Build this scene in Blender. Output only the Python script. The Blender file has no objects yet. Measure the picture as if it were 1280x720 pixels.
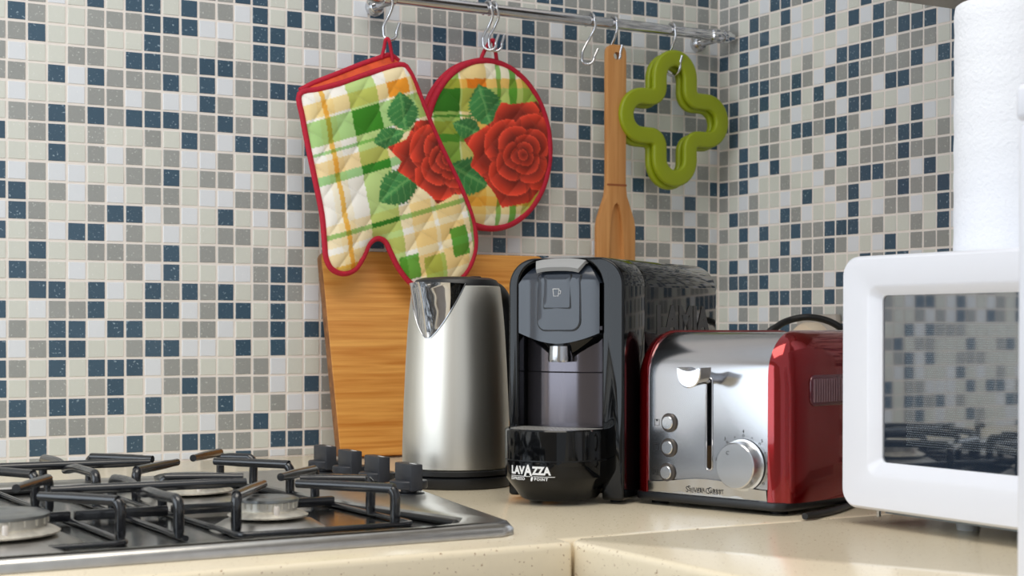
import bpy, bmesh, math, random
import numpy as np
from mathutils import Vector, Matrix
from mathutils.geometry import delaunay_2d_cdt

random.seed(7)
SC = bpy.context.scene
COL = SC.collection
PI = math.pi
sin, cos = math.sin, math.cos

# ------------------------------------------------------------------ camera
FPX, YAW, PIT, ROL = 2006.62, 0.531947, -0.012394, 0.000892
CAM = np.array([-1.65806, -2.13839, 0.18165])
PY = 436.49
Fv = np.array([sin(YAW) * cos(PIT), cos(YAW) * cos(PIT), sin(PIT)])
R0 = np.array([cos(YAW), -sin(YAW), 0.0])
U0 = np.cross(R0, Fv)
Rv = R0 * cos(ROL) + U0 * sin(ROL)
Uv = -R0 * sin(ROL) + U0 * cos(ROL)
cd = bpy.data.cameras.new('camera')
co = bpy.data.objects.new('camera', cd)
COL.objects.link(co)
m = Matrix(((Rv[0], Uv[0], -Fv[0], CAM[0]), (Rv[1], Uv[1], -Fv[1], CAM[1]), (Rv[2], Uv[2], -Fv[2], CAM[2]), (0, 0, 0, 1)))
co.matrix_world = m
cd.sensor_width = 36
cd.lens = FPX / 1280 * 36
cd.shift_y = (PY - 360) / 1280
cd.clip_start = 0.02
cd.dof.use_dof = True
cd.dof.focus_distance = 1.85
cd.dof.aperture_fstop = 11.0
SC.camera = co

# ------------------------------------------------------------------ world, lights, exposure
W = bpy.data.worlds.new('room_light')
SC.world = W
W.use_nodes = True
bg = W.node_tree.nodes['Background']
bg.inputs[0].default_value = (0.89, 0.945, 1.0, 1)
bg.inputs[1].default_value = 0.66


def area(name, loc, target, sx, sy, power, col):
    l = bpy.data.lights.new(name, 'AREA')
    l.shape = 'RECTANGLE'
    l.size, l.size_y, l.energy, l.color = sx, sy, power, col
    o = bpy.data.objects.new(name, l)
    COL.objects.link(o)
    o.location = loc
    o.rotation_euler = (Vector(target) - Vector(loc)).to_track_quat('-Z', 'Y').to_euler()
    return o


area('window_left_offscreen', (-2.57, -0.88, 0.60), (-1.0, -0.88, 0.60), 1.56, 1.16, 12.5, (0.80, 0.90, 1.0))
area('ceiling_lamp_offscreen', (-1.25, -1.25, 1.50), (-1.15, -1.1, 0.0), 1.1, 0.8, 11.5, (1.0, 0.92, 0.80))
SC.view_settings.view_transform = 'Standard'
SC.view_settings.look = 'None'
SC.view_settings.gamma = 1.0
SC.view_settings.use_curve_mapping = False
SC.view_settings.exposure = 0.2
SC.cycles.use_denoising = True
SC.cycles.max_bounces = 8


# ------------------------------------------------------------------ pixel helpers (photo pixel -> point on a known surface)
def ray(x, y):
    return Fv + Rv * (x - 640) / FPX + Uv * (PY - y) / FPX


def onz(x, y, z=0.0):
    d = ray(x, y)
    return CAM + d * (z - CAM[2]) / d[2]


def ony(x, y, Y=0.0):
    d = ray(x, y)
    return CAM + d * (Y - CAM[1]) / d[1]


def project(p):
    d = np.asarray(p, float) - CAM
    z = d @ Fv
    return 640 + FPX * (d @ Rv) / z, PY - FPX * (d @ Uv) / z, z


# ------------------------------------------------------------------ materials
def s2l(c):
    return tuple(((v / 255) / 12.92 if v / 255 <= 0.04045 else ((v / 255 + 0.055) / 1.055) ** 2.4) for v in c[:3])


MATS = {}


def mat(name, rgb, rough=0.5, metal=0.0, coat=0.0, spec=0.5, noise=None, bump=None, ior=None, aniso=0.0, transmission=0.0):
    """rgb in sRGB 0-255; noise=(scale, amount[, stretch xyz]); bump=(scale, strength[, stretch])"""
    if name in MATS:
        return MATS[name]
    M = bpy.data.materials.new(name)
    M.use_nodes = True
    nt = M.node_tree
    b = nt.nodes['Principled BSDF']
    lin = s2l(rgb)
    b.inputs['Base Color'].default_value = (*lin, 1)
    b.inputs['Roughness'].default_value = rough
    b.inputs['Metallic'].default_value = metal
    b.inputs['Coat Weight'].default_value = coat
    b.inputs['Coat Roughness'].default_value = 0.03
    b.inputs['Specular IOR Level'].default_value = spec
    b.inputs['Transmission Weight'].default_value = transmission
    if ior:
        b.inputs['IOR'].default_value = ior
    if aniso:
        b.inputs['Anisotropic'].default_value = aniso
    tc = nt.nodes.new('ShaderNodeTexCoord')

    def tex(scale, stretch, detail=3):
        mp = nt.nodes.new('ShaderNodeMapping')
        mp.inputs['Scale'].default_value = stretch or (1, 1, 1)
        nt.links.new(tc.outputs['Object'], mp.inputs['Vector'])
        n = nt.nodes.new('ShaderNodeTexNoise')
        n.inputs['Scale'].default_value = scale
        n.inputs['Detail'].default_value = detail
        nt.links.new(mp.outputs[0], n.inputs['Vector'])
        return n
    if noise:
        n = tex(noise[0], noise[2] if len(noise) > 2 else None)
        mr = nt.nodes.new('ShaderNodeMapRange')
        mr.inputs[1].default_value, mr.inputs[2].default_value = 0.25, 0.75
        mr.inputs[3].default_value, mr.inputs[4].default_value = 1 - noise[1], 1 + noise[1]
        nt.links.new(n.outputs['Fac'], mr.inputs[0])
        mx = nt.nodes.new('ShaderNodeVectorMath')
        mx.operation = 'SCALE'
        mx.inputs[0].default_value = lin
        nt.links.new(mr.outputs[0], mx.inputs['Scale'])
        nt.links.new(mx.outputs[0], b.inputs['Base Color'])
    if bump:
        n = tex(bump[0], bump[2] if len(bump) > 2 else None)
        bp = nt.nodes.new('ShaderNodeBump')
        bp.inputs['Strength'].default_value = bump[1]
        bp.inputs['Distance'].default_value = 0.001
        nt.links.new(n.outputs['Fac'], bp.inputs['Height'])
        nt.links.new(bp.outputs[0], b.inputs['Normal'])
    MATS[name] = M
    return M


def speck_mat(name, rgb, speck, thr, scale, rough, var=0.05, var_scale=8, coat=0.0):
    """base colour with small specks of another colour (world position noise) and per-piece variation"""
    M = bpy.data.materials.new(name)
    M.use_nodes = True
    nt = M.node_tree
    b = nt.nodes['Principled BSDF']
    b.inputs['Roughness'].default_value = rough
    b.inputs['Coat Weight'].default_value = coat
    geo = nt.nodes.new('ShaderNodeNewGeometry')
    oi = nt.nodes.new('ShaderNodeObjectInfo')
    n1 = nt.nodes.new('ShaderNodeTexNoise')
    n1.inputs['Scale'].default_value = scale
    n1.inputs['Detail'].default_value = 2
    nt.links.new(geo.outputs['Position'], n1.inputs['Vector'])
    mr = nt.nodes.new('ShaderNodeMapRange')
    mr.inputs[1].default_value, mr.inputs[2].default_value = thr, thr + 0.05
    nt.links.new(n1.outputs['Fac'], mr.inputs[0])
    ad = nt.nodes.new('ShaderNodeMath')
    ad.operation = 'ADD'
    nt.links.new(geo.outputs['Random Per Island'], ad.inputs[0])
    nt.links.new(oi.outputs['Random'], ad.inputs[1])
    fr = nt.nodes.new('ShaderNodeMath')
    fr.operation = 'FRACT'
    nt.links.new(ad.outputs[0], fr.inputs[0])
    n2 = nt.nodes.new('ShaderNodeTexNoise')
    n2.inputs['Scale'].default_value = var_scale * 40
    nt.links.new(geo.outputs['Position'], n2.inputs['Vector'])
    a2 = nt.nodes.new('ShaderNodeMath')
    a2.operation = 'ADD'
    nt.links.new(fr.outputs[0], a2.inputs[0])
    nt.links.new(n2.outputs['Fac'], a2.inputs[1])
    m2 = nt.nodes.new('ShaderNodeMapRange')
    m2.inputs[1].default_value, m2.inputs[2].default_value = 0.3, 1.7
    m2.inputs[3].default_value, m2.inputs[4].default_value = 1 - var, 1 + var
    nt.links.new(a2.outputs[0], m2.inputs[0])
    sc = nt.nodes.new('ShaderNodeVectorMath')
    sc.operation = 'SCALE'
    sc.inputs[0].default_value = s2l(rgb)
    nt.links.new(m2.outputs[0], sc.inputs['Scale'])
    mx = nt.nodes.new('ShaderNodeMix')
    mx.data_type = 'RGBA'
    nt.links.new(mr.outputs[0], mx.inputs['Factor'])
    nt.links.new(sc.outputs[0], mx.inputs[6])
    mx.inputs[7].default_value = (*s2l(speck), 1)
    nt.links.new(mx.outputs[2], b.inputs['Base Color'])
    MATS[name] = M
    return M


T_BLUE = speck_mat('tile_blue', (66, 90, 109), (150, 170, 184), 0.655, 330, 0.22, 0.10)
T_GREY = speck_mat('tile_grey', (158, 160, 158), (200, 202, 200), 0.655, 330, 0.24, 0.07)
T_CREAM = speck_mat('tile_cream', (216, 218, 210), (230, 231, 226), 0.68, 300, 0.24, 0.03)
T_WHITE = speck_mat('tile_white', (226, 230, 236), (236, 239, 243), 0.70, 300, 0.24, 0.02)
GROUT = mat('grout', (240, 232, 226), 0.9, noise=(30, 0.05), bump=(600, 0.2))
TM = {'B': T_BLUE, 'G': T_GREY, 'C': T_CREAM, 'W': T_WHITE}
STONE = speck_mat('speckled_stone', (242, 228, 200), (150, 112, 78), 0.665, 330, 0.2, 0.04, 4)
STEEL = mat('brushed_steel', (224, 219, 208), 0.36, 1.0, noise=(60, 0.06, (1, 1, 0.04)), aniso=0.4)  # base raised to carry the kettle's bright lit side under a dim window
CHROME = mat('chrome', (205, 205, 208), 0.07, 1.0)
SATIN = mat('satin_chrome', (182, 183, 186), 0.17, 1.0)  # steel darkened so the window's reflection on the toaster doesn't clip
HOBSTEEL = mat('hob_steel', (196, 193, 188), 0.3, 1.0, noise=(90, 0.08))
HOBPAN = mat('hob_pan', (140, 141, 140), 0.16, 1.0, noise=(400, 0.25))
ENAMEL = mat('black_enamel', (22, 23, 27), 0.24, 0.0, coat=0.5, noise=(300, 0.3))
ALU = mat('burner_aluminium', (222, 217, 206), 0.5, 1.0, noise=(120, 0.2))
PLASTIC = mat('black_plastic', (20, 21, 24), 0.4)
KNOBPL = mat('charcoal_plastic', (44, 46, 52), 0.45)
GLOSS = mat('gloss_black', (8, 9, 11), 0.06, 0.0, spec=0.34)
GLOSSGREY = mat('gloss_black_lightened', (46, 52, 62), 0.16, 0.0, spec=0.6)  # black gloss with the window's bluish reflection mixed into its colour
SMOKE = mat('smoked_panel', (104, 100, 106), 0.14, 0.85, spec=0.5)  # paler and more metallic, for the window's reflected bands in the cup bay
MATTEGREY = mat('matte_dark_grey', (36, 36, 40), 0.35)
GREYPL = mat('grey_plastic', (150, 150, 150), 0.38)
REDLAC = mat('red_lacquer', (140, 3, 12), 0.13, 0.8, coat=0.9)  # red deepened to suit the toaster side turned away from the window
WHITEPL = mat('white_plastic', (229, 232, 242), 0.28, coat=0.3)  # white tinted blue for the cool daylight on the microwave
GLASS = mat('dark_oven_glass', (34, 44, 58), 0.03, 0.0, coat=1.0, spec=1.0, ior=2.0)
SCREEN = mat('door_screen_dots', (186, 196, 202), 0.5)
PAPER = mat('paper_towel', (234, 237, 244), 0.95, bump=(260, 0.9))
RED = mat('red_binding', (186, 20, 50), 0.75, noise=(200, 0.12))
LINING = mat('orange_lining', (214, 84, 44), 0.85, noise=(60, 0.25))
GREEN = mat('green_silicone', (142, 156, 12), 0.42)
WHITEPRINT = mat('white_print', (232, 232, 232), 0.5)
BLACKPRINT = mat('black_print', (24, 24, 26), 0.5)
RUBBER = mat('rubber_black', (14, 14, 16), 0.5)
BEIGEPL = mat('beige_plastic', (226, 208, 184), 0.4)
PLASTER = mat('white_plaster', (214, 206, 196), 0.9)
CABINET = mat('dark_cabinet', (92, 86, 80), 0.5)
CABWHITE = mat('cabinet_white', (225, 222, 215), 0.45)
FLOORM = mat('floor_tile', (150, 135, 118), 0.4, noise=(3, 0.1))
BRASS = mat('slot_end_brown', (96, 70, 36), 0.5)


def wood_mat(name, c1, c2, stretch, scale, rough=0.5):
    M = bpy.data.materials.new(name)
    M.use_nodes = True
    nt = M.node_tree
    b = nt.nodes['Principled BSDF']
    b.inputs['Roughness'].default_value = rough
    tc = nt.nodes.new('ShaderNodeTexCoord')
    mp = nt.nodes.new('ShaderNodeMapping')
    mp.inputs['Scale'].default_value = stretch
    nt.links.new(tc.outputs['Object'], mp.inputs['Vector'])
    n = nt.nodes.new('ShaderNodeTexNoise')
    n.inputs['Scale'].default_value = scale
    n.inputs['Detail'].default_value = 6
    n.inputs['Distortion'].default_value = 0.3
    nt.links.new(mp.outputs[0], n.inputs['Vector'])
    cr = nt.nodes.new('ShaderNodeValToRGB')
    cr.color_ramp.elements[0].position = 0.3
    cr.color_ramp.elements[0].color = (*s2l(c1), 1)
    cr.color_ramp.elements[1].position = 0.68
    cr.color_ramp.elements[1].color = (*s2l(c2), 1)
    nt.links.new(n.outputs['Fac'], cr.inputs[0])
    nt.links.new(cr.outputs[0], b.inputs['Base Color'])
    MATS[name] = M
    return M


BAMBOO = wood_mat('bamboo', (196, 122, 44), (232, 168, 84), (2.2, 6, 60), 3.0, 0.42)
BAMBOOEDGE = wood_mat('bamboo_edge', (120, 76, 40), (160, 106, 58), (4, 30, 30), 3.0)
BEECH = wood_mat('beech_wood', (184, 124, 66), (208, 152, 92), (60, 30, 3), 2.0, 0.55)
BEECHDARK = wood_mat('beech_groove', (138, 74, 34), (158, 90, 46), (60, 30, 3), 2.0, 0.6)


def print_mat(name):
    M = bpy.data.materials.new(name)
    M.use_nodes = True
    nt = M.node_tree
    b = nt.nodes['Principled BSDF']
    b.inputs['Roughness'].default_value = 0.9
    a = nt.nodes.new('ShaderNodeAttribute')
    a.attribute_name = 'print'
    nt.links.new(a.outputs['Color'], b.inputs['Base Color'])
    n = nt.nodes.new('ShaderNodeTexNoise')
    n.inputs['Scale'].default_value = 900
    tc = nt.nodes.new('ShaderNodeTexCoord')
    nt.links.new(tc.outputs['Object'], n.inputs['Vector'])
    bp = nt.nodes.new('ShaderNodeBump')
    bp.inputs['Strength'].default_value = 0.25
    bp.inputs['Distance'].default_value = 0.001
    nt.links.new(n.outputs['Fac'], bp.inputs['Height'])
    nt.links.new(bp.outputs[0], b.inputs['Normal'])
    return M


COTTON = print_mat('printed_cotton')


# ------------------------------------------------------------------ mesh helpers
class MB:
    """collects geometry, then links it as ONE mesh object"""

    def __init__(s):
        s.v, s.f = [], []

    def add(s, vs, fs):
        o = len(s.v)
        s.v += [tuple(map(float, p)) for p in vs]
        s.f += [tuple(i + o for i in f) for f in fs]
        return s

    def box(s, a, b):
        x0, y0, z0 = a
        x1, y1, z1 = b
        return s.add([(x0, y0, z0), (x1, y0, z0), (x1, y1, z0), (x0, y1, z0), (x0, y0, z1), (x1, y0, z1), (x1, y1, z1), (x0, y1, z1)],
                     [(0, 3, 2, 1), (4, 5, 6, 7), (0, 1, 5, 4), (1, 2, 6, 5), (2, 3, 7, 6), (3, 0, 4, 7)])

    def prism(s, poly, f0, f1):
        """poly = list of 2-D points; f0/f1 map a 2-D point to 3-D for both ends"""
        n = len(poly)
        vs = [f0(*p) for p in poly] + [f1(*p) for p in poly]
        fs = [tuple(range(n))[::-1], tuple(range(n, 2 * n))]
        fs += [(i, (i + 1) % n, n + (i + 1) % n, n + i) for i in range(n)]
        return s.add(vs, fs)

    def loft(s, rings, cap0=True, cap1=True, closed=True):
        n = len(rings[0])
        vs = [p for r in rings for p in r]
        fs = []
        for k in range(len(rings) - 1):
            for i in range(n if closed else n - 1):
                j = (i + 1) % n
                fs.append((k * n + i, k * n + j, (k + 1) * n + j, (k + 1) * n + i))
        if cap0:
            fs.append(tuple(range(n))[::-1])
        if cap1:
            fs.append(tuple(range((len(rings) - 1) * n, len(rings) * n)))
        return s.add(vs, fs)

    def lathe(s, prof, n=48, c=(0, 0, 0)):
        rings = [[(c[0] + r * cos(2 * PI * i / n), c[1] + r * sin(2 * PI * i / n), c[2] + z) for i in range(n)] for r, z in prof]
        return s.loft(rings)

    def tube(s, pts, r, n=10, closed=False, rads=None):
        P = [np.array(p, float) for p in pts]
        m_ = len(P)
        T = []
        for i in range(m_):
            if closed:
                t = P[(i + 1) % m_] - P[i - 1]
            else:
                t = P[min(i + 1, m_ - 1)] - P[max(i - 1, 0)]
            T.append(t / (np.linalg.norm(t) + 1e-12))
        up = np.array([0, 0, 1.0])
        if abs(T[0] @ up) > 0.9:
            up = np.array([1.0, 0, 0])
        N = np.cross(T[0], up)
        N /= np.linalg.norm(N)
        rings = []
        for i in range(m_):
            N = N - T[i] * (N @ T[i])
            N /= np.linalg.norm(N) + 1e-12
            B = np.cross(T[i], N)
            rr = rads[i] if rads else r
            rings.append([tuple(P[i] + rr * (N * cos(2 * PI * k / n) + B * sin(2 * PI * k / n))) for k in range(n)])
        if closed:
            rings.append(rings[0])
            return s.loft(rings, False, False)
        return s.loft(rings)

    def build(s, name, material, parent=None, bevel=0.0, seg=2, smooth=35, sub=0):
        me = bpy.data.meshes.new(name)
        me.from_pydata(s.v, [], s.f)
        me.validate()
        bm = bmesh.new()
        bm.from_mesh(me)
        bmesh.ops.remove_doubles(bm, verts=bm.verts, dist=1e-6)
        bmesh.ops.recalc_face_normals(bm, faces=bm.faces)
        if bevel:
            es = [e for e in bm.edges if len(e.link_faces) == 2 and e.calc_face_angle(0) > math.radians(30)]
            bmesh.ops.bevel(bm, geom=es, offset=bevel, segments=seg, profile=0.5, affect='EDGES', clamp_overlap=True)
        bm.to_mesh(me)
        bm.free()
        me.polygons.foreach_set('use_smooth', [True] * len(me.polygons))
        me.set_sharp_from_angle(angle=math.radians(smooth))
        me.materials.append(material)
        o = bpy.data.objects.new(name, me)
        COL.objects.link(o)
        if parent:
            o.parent = parent
        if sub:
            md = o.modifiers.new('sub', 'SUBSURF')
            md.levels = md.render_levels = sub
        return o



def carve(o, cutter):
    """cut real openings into a mesh with the solid of another, which is then removed"""
    md = o.modifiers.new('carve', 'BOOLEAN')
    md.operation = 'DIFFERENCE'
    md.solver = 'EXACT'
    md.object = cutter
    par = o.parent
    o.parent = None
    cutter.parent = None
    dg = bpy.context.evaluated_depsgraph_get()
    dg.update()
    me = bpy.data.meshes.new_from_object(o.evaluated_get(dg))
    o.modifiers.remove(md)
    me.name = o.data.name
    o.data = me
    o.parent = par
    bpy.data.objects.remove(cutter)
    me.set_sharp_from_angle(angle=math.radians(30))


def tag(o, label=None, cat=None, group=None, kind=None):
    if label:
        o['label'] = label
    if cat:
        o['category'] = cat
    if group:
        o['group'] = group
    if kind:
        o['kind'] = kind
    return o


def empty(name, loc=(0, 0, 0), rz=0.0, label=None, cat=None, group=None):
    o = bpy.data.objects.new(name, None)
    COL.objects.link(o)
    o.empty_display_size = 0.02
    o.location = loc
    o.rotation_euler = (0, 0, rz)
    return tag(o, label, cat, group)


def rrect(x0, x1, y0, y1, r, n=6):
    """rounded rectangle outline, counter-clockwise; r scalar or (bl, br, tr, tl)"""
    if not isinstance(r, (tuple, list)):
        r = (r,) * 4
    out = []
    for (cx, cy, a0, rr) in ((x0 + r[0], y0 + r[0], PI, r[0]), (x1 - r[1], y0 + r[1], 1.5 * PI, r[1]), (x1 - r[2], y1 - r[2], 0, r[2]), (x0 + r[3], y1 - r[3], 0.5 * PI, r[3])):
        for i in range(n + 1):
            a = a0 + 0.5 * PI * i / n
            out.append((cx + rr * cos(a), cy + rr * sin(a)))
    return out


def smooth_path(pts, n=8, closed=False):
    """Catmull-Rom through the points"""
    P = [np.array(p, float) for p in pts]
    m_ = len(P)
    out = []
    for i in range(m_ if closed else m_ - 1):
        if closed:
            a, b, c, d = P[i - 1], P[i], P[(i + 1) % m_], P[(i + 2) % m_]
        else:
            a, b, c, d = P[max(i - 1, 0)], P[i], P[i + 1], P[min(i + 2, m_ - 1)]
        for k in range(n):
            t = k / n
            out.append(0.5 * ((2 * b) + (c - a) * t + (2 * a - 5 * b + 4 * c - d) * t * t + (3 * b - 3 * c + d - a) * t ** 3))
    if not closed:
        out.append(P[-1])
    return out


def text_mesh(name, body, size, material, place, parent, bold=0.0, shear=0.0, spacing=1.0, xs=1.0, align='LEFT'):
    """flat lettering as a mesh; place(x, y) -> local 3-D point"""
    cu = bpy.data.curves.new(name, 'FONT')
    cu.body = body
    cu.size = size
    cu.offset = bold
    cu.shear = shear
    cu.space_character = spacing
    cu.align_x = align
    cu.resolution_u = 3
    to = bpy.data.objects.new('tmp_text', cu)
    COL.objects.link(to)
    dg = bpy.context.evaluated_depsgraph_get()
    me = bpy.data.meshes.new_from_object(to.evaluated_get(dg))
    bpy.data.objects.remove(to)
    me.name = name
    for v in me.vertices:
        v.co = place(v.co.x * xs, v.co.y)
    me.materials.clear()
    me.materials.append(material)
    o = bpy.data.objects.new(name, me)
    COL.objects.link(o)
    o.parent = parent
    return o


# ================================================================== THE SETTING
TP = 0.026                 # tile pitch
Z0 = 8.47 * TP             # height of row line 0 above the worktop
XC = 44.75                 # column position of the corner

BROWS = {-20: {40: 'BCGBG'}, -19: {29: 'GCBBGGGGGBBCGCGC'},
         -17: {10: 'GGBBCCBGCW', 20: 'BWCGGGGCCCBG', 32: 'WBCGBBWGBGWCW'},
         -16: {2: 'WCBCBBCB', 10: 'GGWBCBCBGC', 20: 'GCGGBGBWBBBG', 32: 'BGCCC?CGC?WGG'},
         -15: {-1: 'CBGCCGGGBBB', 10: 'WWCBBCGGCC', 20: 'GBGCBGCCCGBC', 32: 'CGGGCGBG?G?CB'},
         -14: {-1: 'GGBCCGCCBGC', 10: 'CGCBBCWCWB', 20: 'BGCWGGC??GCC', 32: 'BCGBGCG?BC?GB'},
         -13: {-1: 'GWCCGGCBBGG', 10: 'BBGGGCGG', 22: 'BGB', 30: 'CGCCWCC?GBGWGC?'},
         -12: {-1: 'GGCBWBGGGBC', 10: 'BWGGBB', 23: 'G', 32: 'BGGBC?BCCCGG?'},
         -11: {-1: 'CWCCWGGWGWW', 10: 'BGCBCG', 32: 'GWBCBB??BB??B'},
         -10: {-1: 'CGGBGBGBBBG', 10: 'GBGCCC', 32: 'GCGGCCCBBG?CW'},
         -9: {-1: 'BCGBCGCCGCB', 10: 'GWBBGWB', 32: 'BCGBGWCB?CWGC'},
         -8: {-1: 'CCCBCGWGCGW', 10: 'WGCBBGW', 32: 'BWCBCCBGBCWGB'},
         -7: {-1: 'BWGWWCCGGBC', 10: 'GGWCGWB', 31: 'GCGCG?CCGGWBCG'},
         -6: {-1: 'BBCGWGWCGGC', 10: 'WWGGBBGB', 30: 'BGCGBG??GCGGWGC'},
         -5: {-1: 'WBGCCGBBWGW', 10: 'CBCWGWGG', 27: 'GGCBBBCBC??BCCGBGW'},
         -4: {-1: 'BCGWBBWGCWC', 10: 'CGGCCWBG', 27: 'CBWCCGCCW??GGGWGBG'},
         -3: {-1: 'CCBCCGGGGBC', 10: 'GGCGCGCG', 28: 'GGGBCG????CWGWCBB'},
         -2: {-1: 'CBGCWCCGWBC', 10: 'CWWGBBC'}, -1: {-1: 'CCBBCBWCBGB', 10: 'GBCGBGW'},
         0: {-1: 'BCWGGBCGBBW', 10: 'GBBCBCW'}, 1: {-1: 'WGCBBWBBCCG', 10: 'GWCGBCBB'},
         2: {-1: 'BWGBBCCGBBW', 10: 'WCBCBCCG'}, 3: {-1: 'BGCBCBBBWGG', 10: 'CCGGWCCG'},
         4: {-1: 'BCGGCGBCWGB', 10: 'GGGGWCBG'}, 5: {-1: 'GBGBBGBCBCG', 10: 'GBWCGWWG'},
         6: {-1: 'GBWGGGCCGCC', 10: 'WGGBCGCC'}, 7: {-1: 'WCBCBCWBCGB', 10: 'BGGCBBBC'},
         8: {-1: 'CCGCWGGGWWW', 10: 'BCBGWGCC'}}
RROWS = {-20: 'GCBG', -19: 'GGGCWBBG', -18: 'GGCBGCBWCCBWCB', -17: 'GGBGBCGWCWBCBWBGCC', -16: 'BCBWGBGWWCCWCGBGBBBW',
         -15: 'CGBGGGWCGCWBBBGWGGGC', -14: 'GCGBBGGBGWBGBGGGGBWB', -13: 'BBCGBCBBCBWBGGWBBGCC', -12: 'BBGBWCGWCGGWBBCCWCCC',
         -11: 'CBCCGGCBBGBBGWWBCBWC', -10: 'GCBCBGCCGCWBCGGGBBCG', -9: 'GCBBWBCWWGWBCGGGBGGG', -8: 'BGBWCCGCCWGCGBBGGWBC',
         -7: 'GCWGCCWCBCWGBWCGBGGB', -6: 'CBGGWWBGWCCWBCWGGWCB', -5: 'GCBWBCGBGGBBBCGCCGCB', -4: 'CCGWCCBWGGBGWCWBCGGG',
         -3: 'CBWBGBGBBGCCCBGBBWCB', -2: 'GBBGBCCGGGWB', -1: 'CCBBCBBGBCBG', 0: 'CWGCWGCGBGCG', 1: 'CBBBGGBG'}


def tile_char(c):
    return c if c in 'BGCW' else random.choices('BGCW', (24, 28, 32, 16))[0]


def tile_box(sx, sz):
    """little tile with softened face edges: plan sx by sz, face towards -y"""
    h, e = 0.0009, 0.0004
    a, b = sx / 2, sz / 2
    vs = [(-a, 0.0004, -b), (a, 0.0004, -b), (a, 0.0004, b), (-a, 0.0004, b),
          (-a, -h + e, -b), (a, -h + e, -b), (a, -h + e, b), (-a, -h + e, b),
          (-a + e, -h, -b + e), (a - e, -h, -b + e), (a - e, -h, b - e), (-a + e, -h, b - e)]
    fs = [(0, 1, 5, 4), (1, 2, 6, 5), (2, 3, 7, 6), (3, 0, 4, 7), (4, 5, 9, 8), (5, 6, 10, 9), (6, 7, 11, 10), (7, 4, 8, 11), (8, 9, 10, 11)]
    return vs, fs


TS = TP * 0.865
tile_mesh = {}
for ch in 'BGCW':
    vs, fs = tile_box(TS, TS)
    me = bpy.data.meshes.new('tile_' + ch)
    me.from_pydata(vs, [], fs)
    me.materials.append(TM[ch])
    tile_mesh[ch] = me


def tiled_wall(wall, tiles, right):
    """tiles: (u centre, z centre, width, height, char, jitter); the 300 that show largest are objects, the rest one part"""
    def world(u, z):
        return (0, -u, z) if right else (-u, 0, z)
    scored = []
    for t in tiles:
        x, y, d = project(world(t[0], t[1]))
        # in the photo and not behind the big things that stand before the wall
        vis = -14 < x < 1292 and -14 < y < 734
        if right:
            vis = vis and x < 1192 and y < 415 and not (x > 1062 and y > 322)
        else:
            vis = vis and not (x > 405 and y > 330) and not (385 < x < 590 and 110 < y < 340) and not (540 < x < 690 and 90 < y < 275)
        full = t[2] > 0.9 * TS and t[3] > 0.9 * TS
        scored.append((1 if vis and full else 0, -d, t))
    scored.sort(key=lambda s: (-s[0], -s[1]))
    big = [s[2] for s in scored[:300] if s[0]]
    rest = [s[2] for s in scored[len(big):]]
    rz = -PI / 2 if right else 0.0
    for (u, z, w_, h_, ch, j) in big:
        o = bpy.data.objects.new('tile', tile_mesh[ch])
        COL.objects.link(o)
        o.parent = wall
        o.location = world(u, z)
        o.rotation_euler = (j[0], j[1], rz + j[2])
    vs_, fs_, mi = [], [], []
    for (u, z, w_, h_, ch, j) in rest:
        vs, fs = tile_box(w_, h_)
        R = Matrix.Rotation(rz + j[2], 3, 'Z') @ Matrix.Rotation(j[1], 3, 'Y') @ Matrix.Rotation(j[0], 3, 'X')
        c = Vector(world(u, z))
        o0 = len(vs_)
        vs_ += [tuple(R @ Vector(v) + c) for v in vs]
        fs_ += [tuple(i + o0 for i in f) for f in fs]
        mi += ['BGCW'.index(ch)] * len(fs)
    me = bpy.data.meshes.new('tile_field')
    me.from_pydata(vs_, [], fs_)
    for ch in 'BGCW':
        me.materials.append(TM[ch])
    me.polygons.foreach_set('material_index', mi)
    o = bpy.data.objects.new('tile_field', me)
    COL.objects.link(o)
    o.parent = wall
    tag(o, kind='stuff')


def jit():
    return (random.gauss(0, 0.004), random.gauss(0, 0.006), random.gauss(0, 0.004))


ROWMIN = -36
wall_back = tag(MB().box((-2.6, 0, -0.9), (0.10, 0.10, 1.6)).build('wall_back', GROUT), kind='structure')
wall_right = tag(MB().box((0, -3.4, -0.9), (0.10, 0.0, 1.6)).build('wall_right', GROUT), kind='structure')
tl = []
for r in range(ROWMIN, 9):
    pat = {}
    for k0, s_ in BROWS.get(r, {}).items():
        for i, c in enumerate(s_):
            pat[k0 + i] = c
    for k in range(-40, 45):
        ch = tile_char(pat.get(k, '?'))
        x0, x1 = (k - XC) * TP, (k + 1 - XC) * TP
        z1, z0 = Z0 - r * TP, Z0 - (r + 1) * TP
        g = (TP - TS) / 2
        xa, xb, za, zb = x0 + g, min(x1 - g, -0.003), max(z0 + g, 0.0015), z1 - g
        if xb - xa < 0.003 or zb - za < 0.003:
            continue
        tl.append((-(xa + xb) / 2 + random.gauss(0, 0.0002), (za + zb) / 2 + random.gauss(0, 0.0002), xb - xa, zb - za, ch, jit()))
tiled_wall(wall_back, tl, False)
tl = []
for r in range(ROWMIN, 9):
    s_ = RROWS.get(r, '')
    for k in range(0, 60):
        ch = tile_char(s_[k] if k < len(s_) else '?')
        y0, y1 = 0.002 + k * TP, 0.002 + (k + 1) * TP
        z1, z0 = Z0 - 0.0016 - r * TP, Z0 - 0.0016 - (r + 1) * TP
        g = (TP - TS) / 2
        za = max(z0 + g, 0.0015)
        tl.append(((y0 + y1) / 2 + random.gauss(0, 0.0002), (za + z1 - g) / 2, TS, z1 - g - za, ch, jit()))
tiled_wall(wall_right, tl, True)

tag(MB().box((-4.2, -4.2, -0.92), (0.1, 0.1, -0.9)).build('floor', FLOORM), kind='structure')


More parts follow.
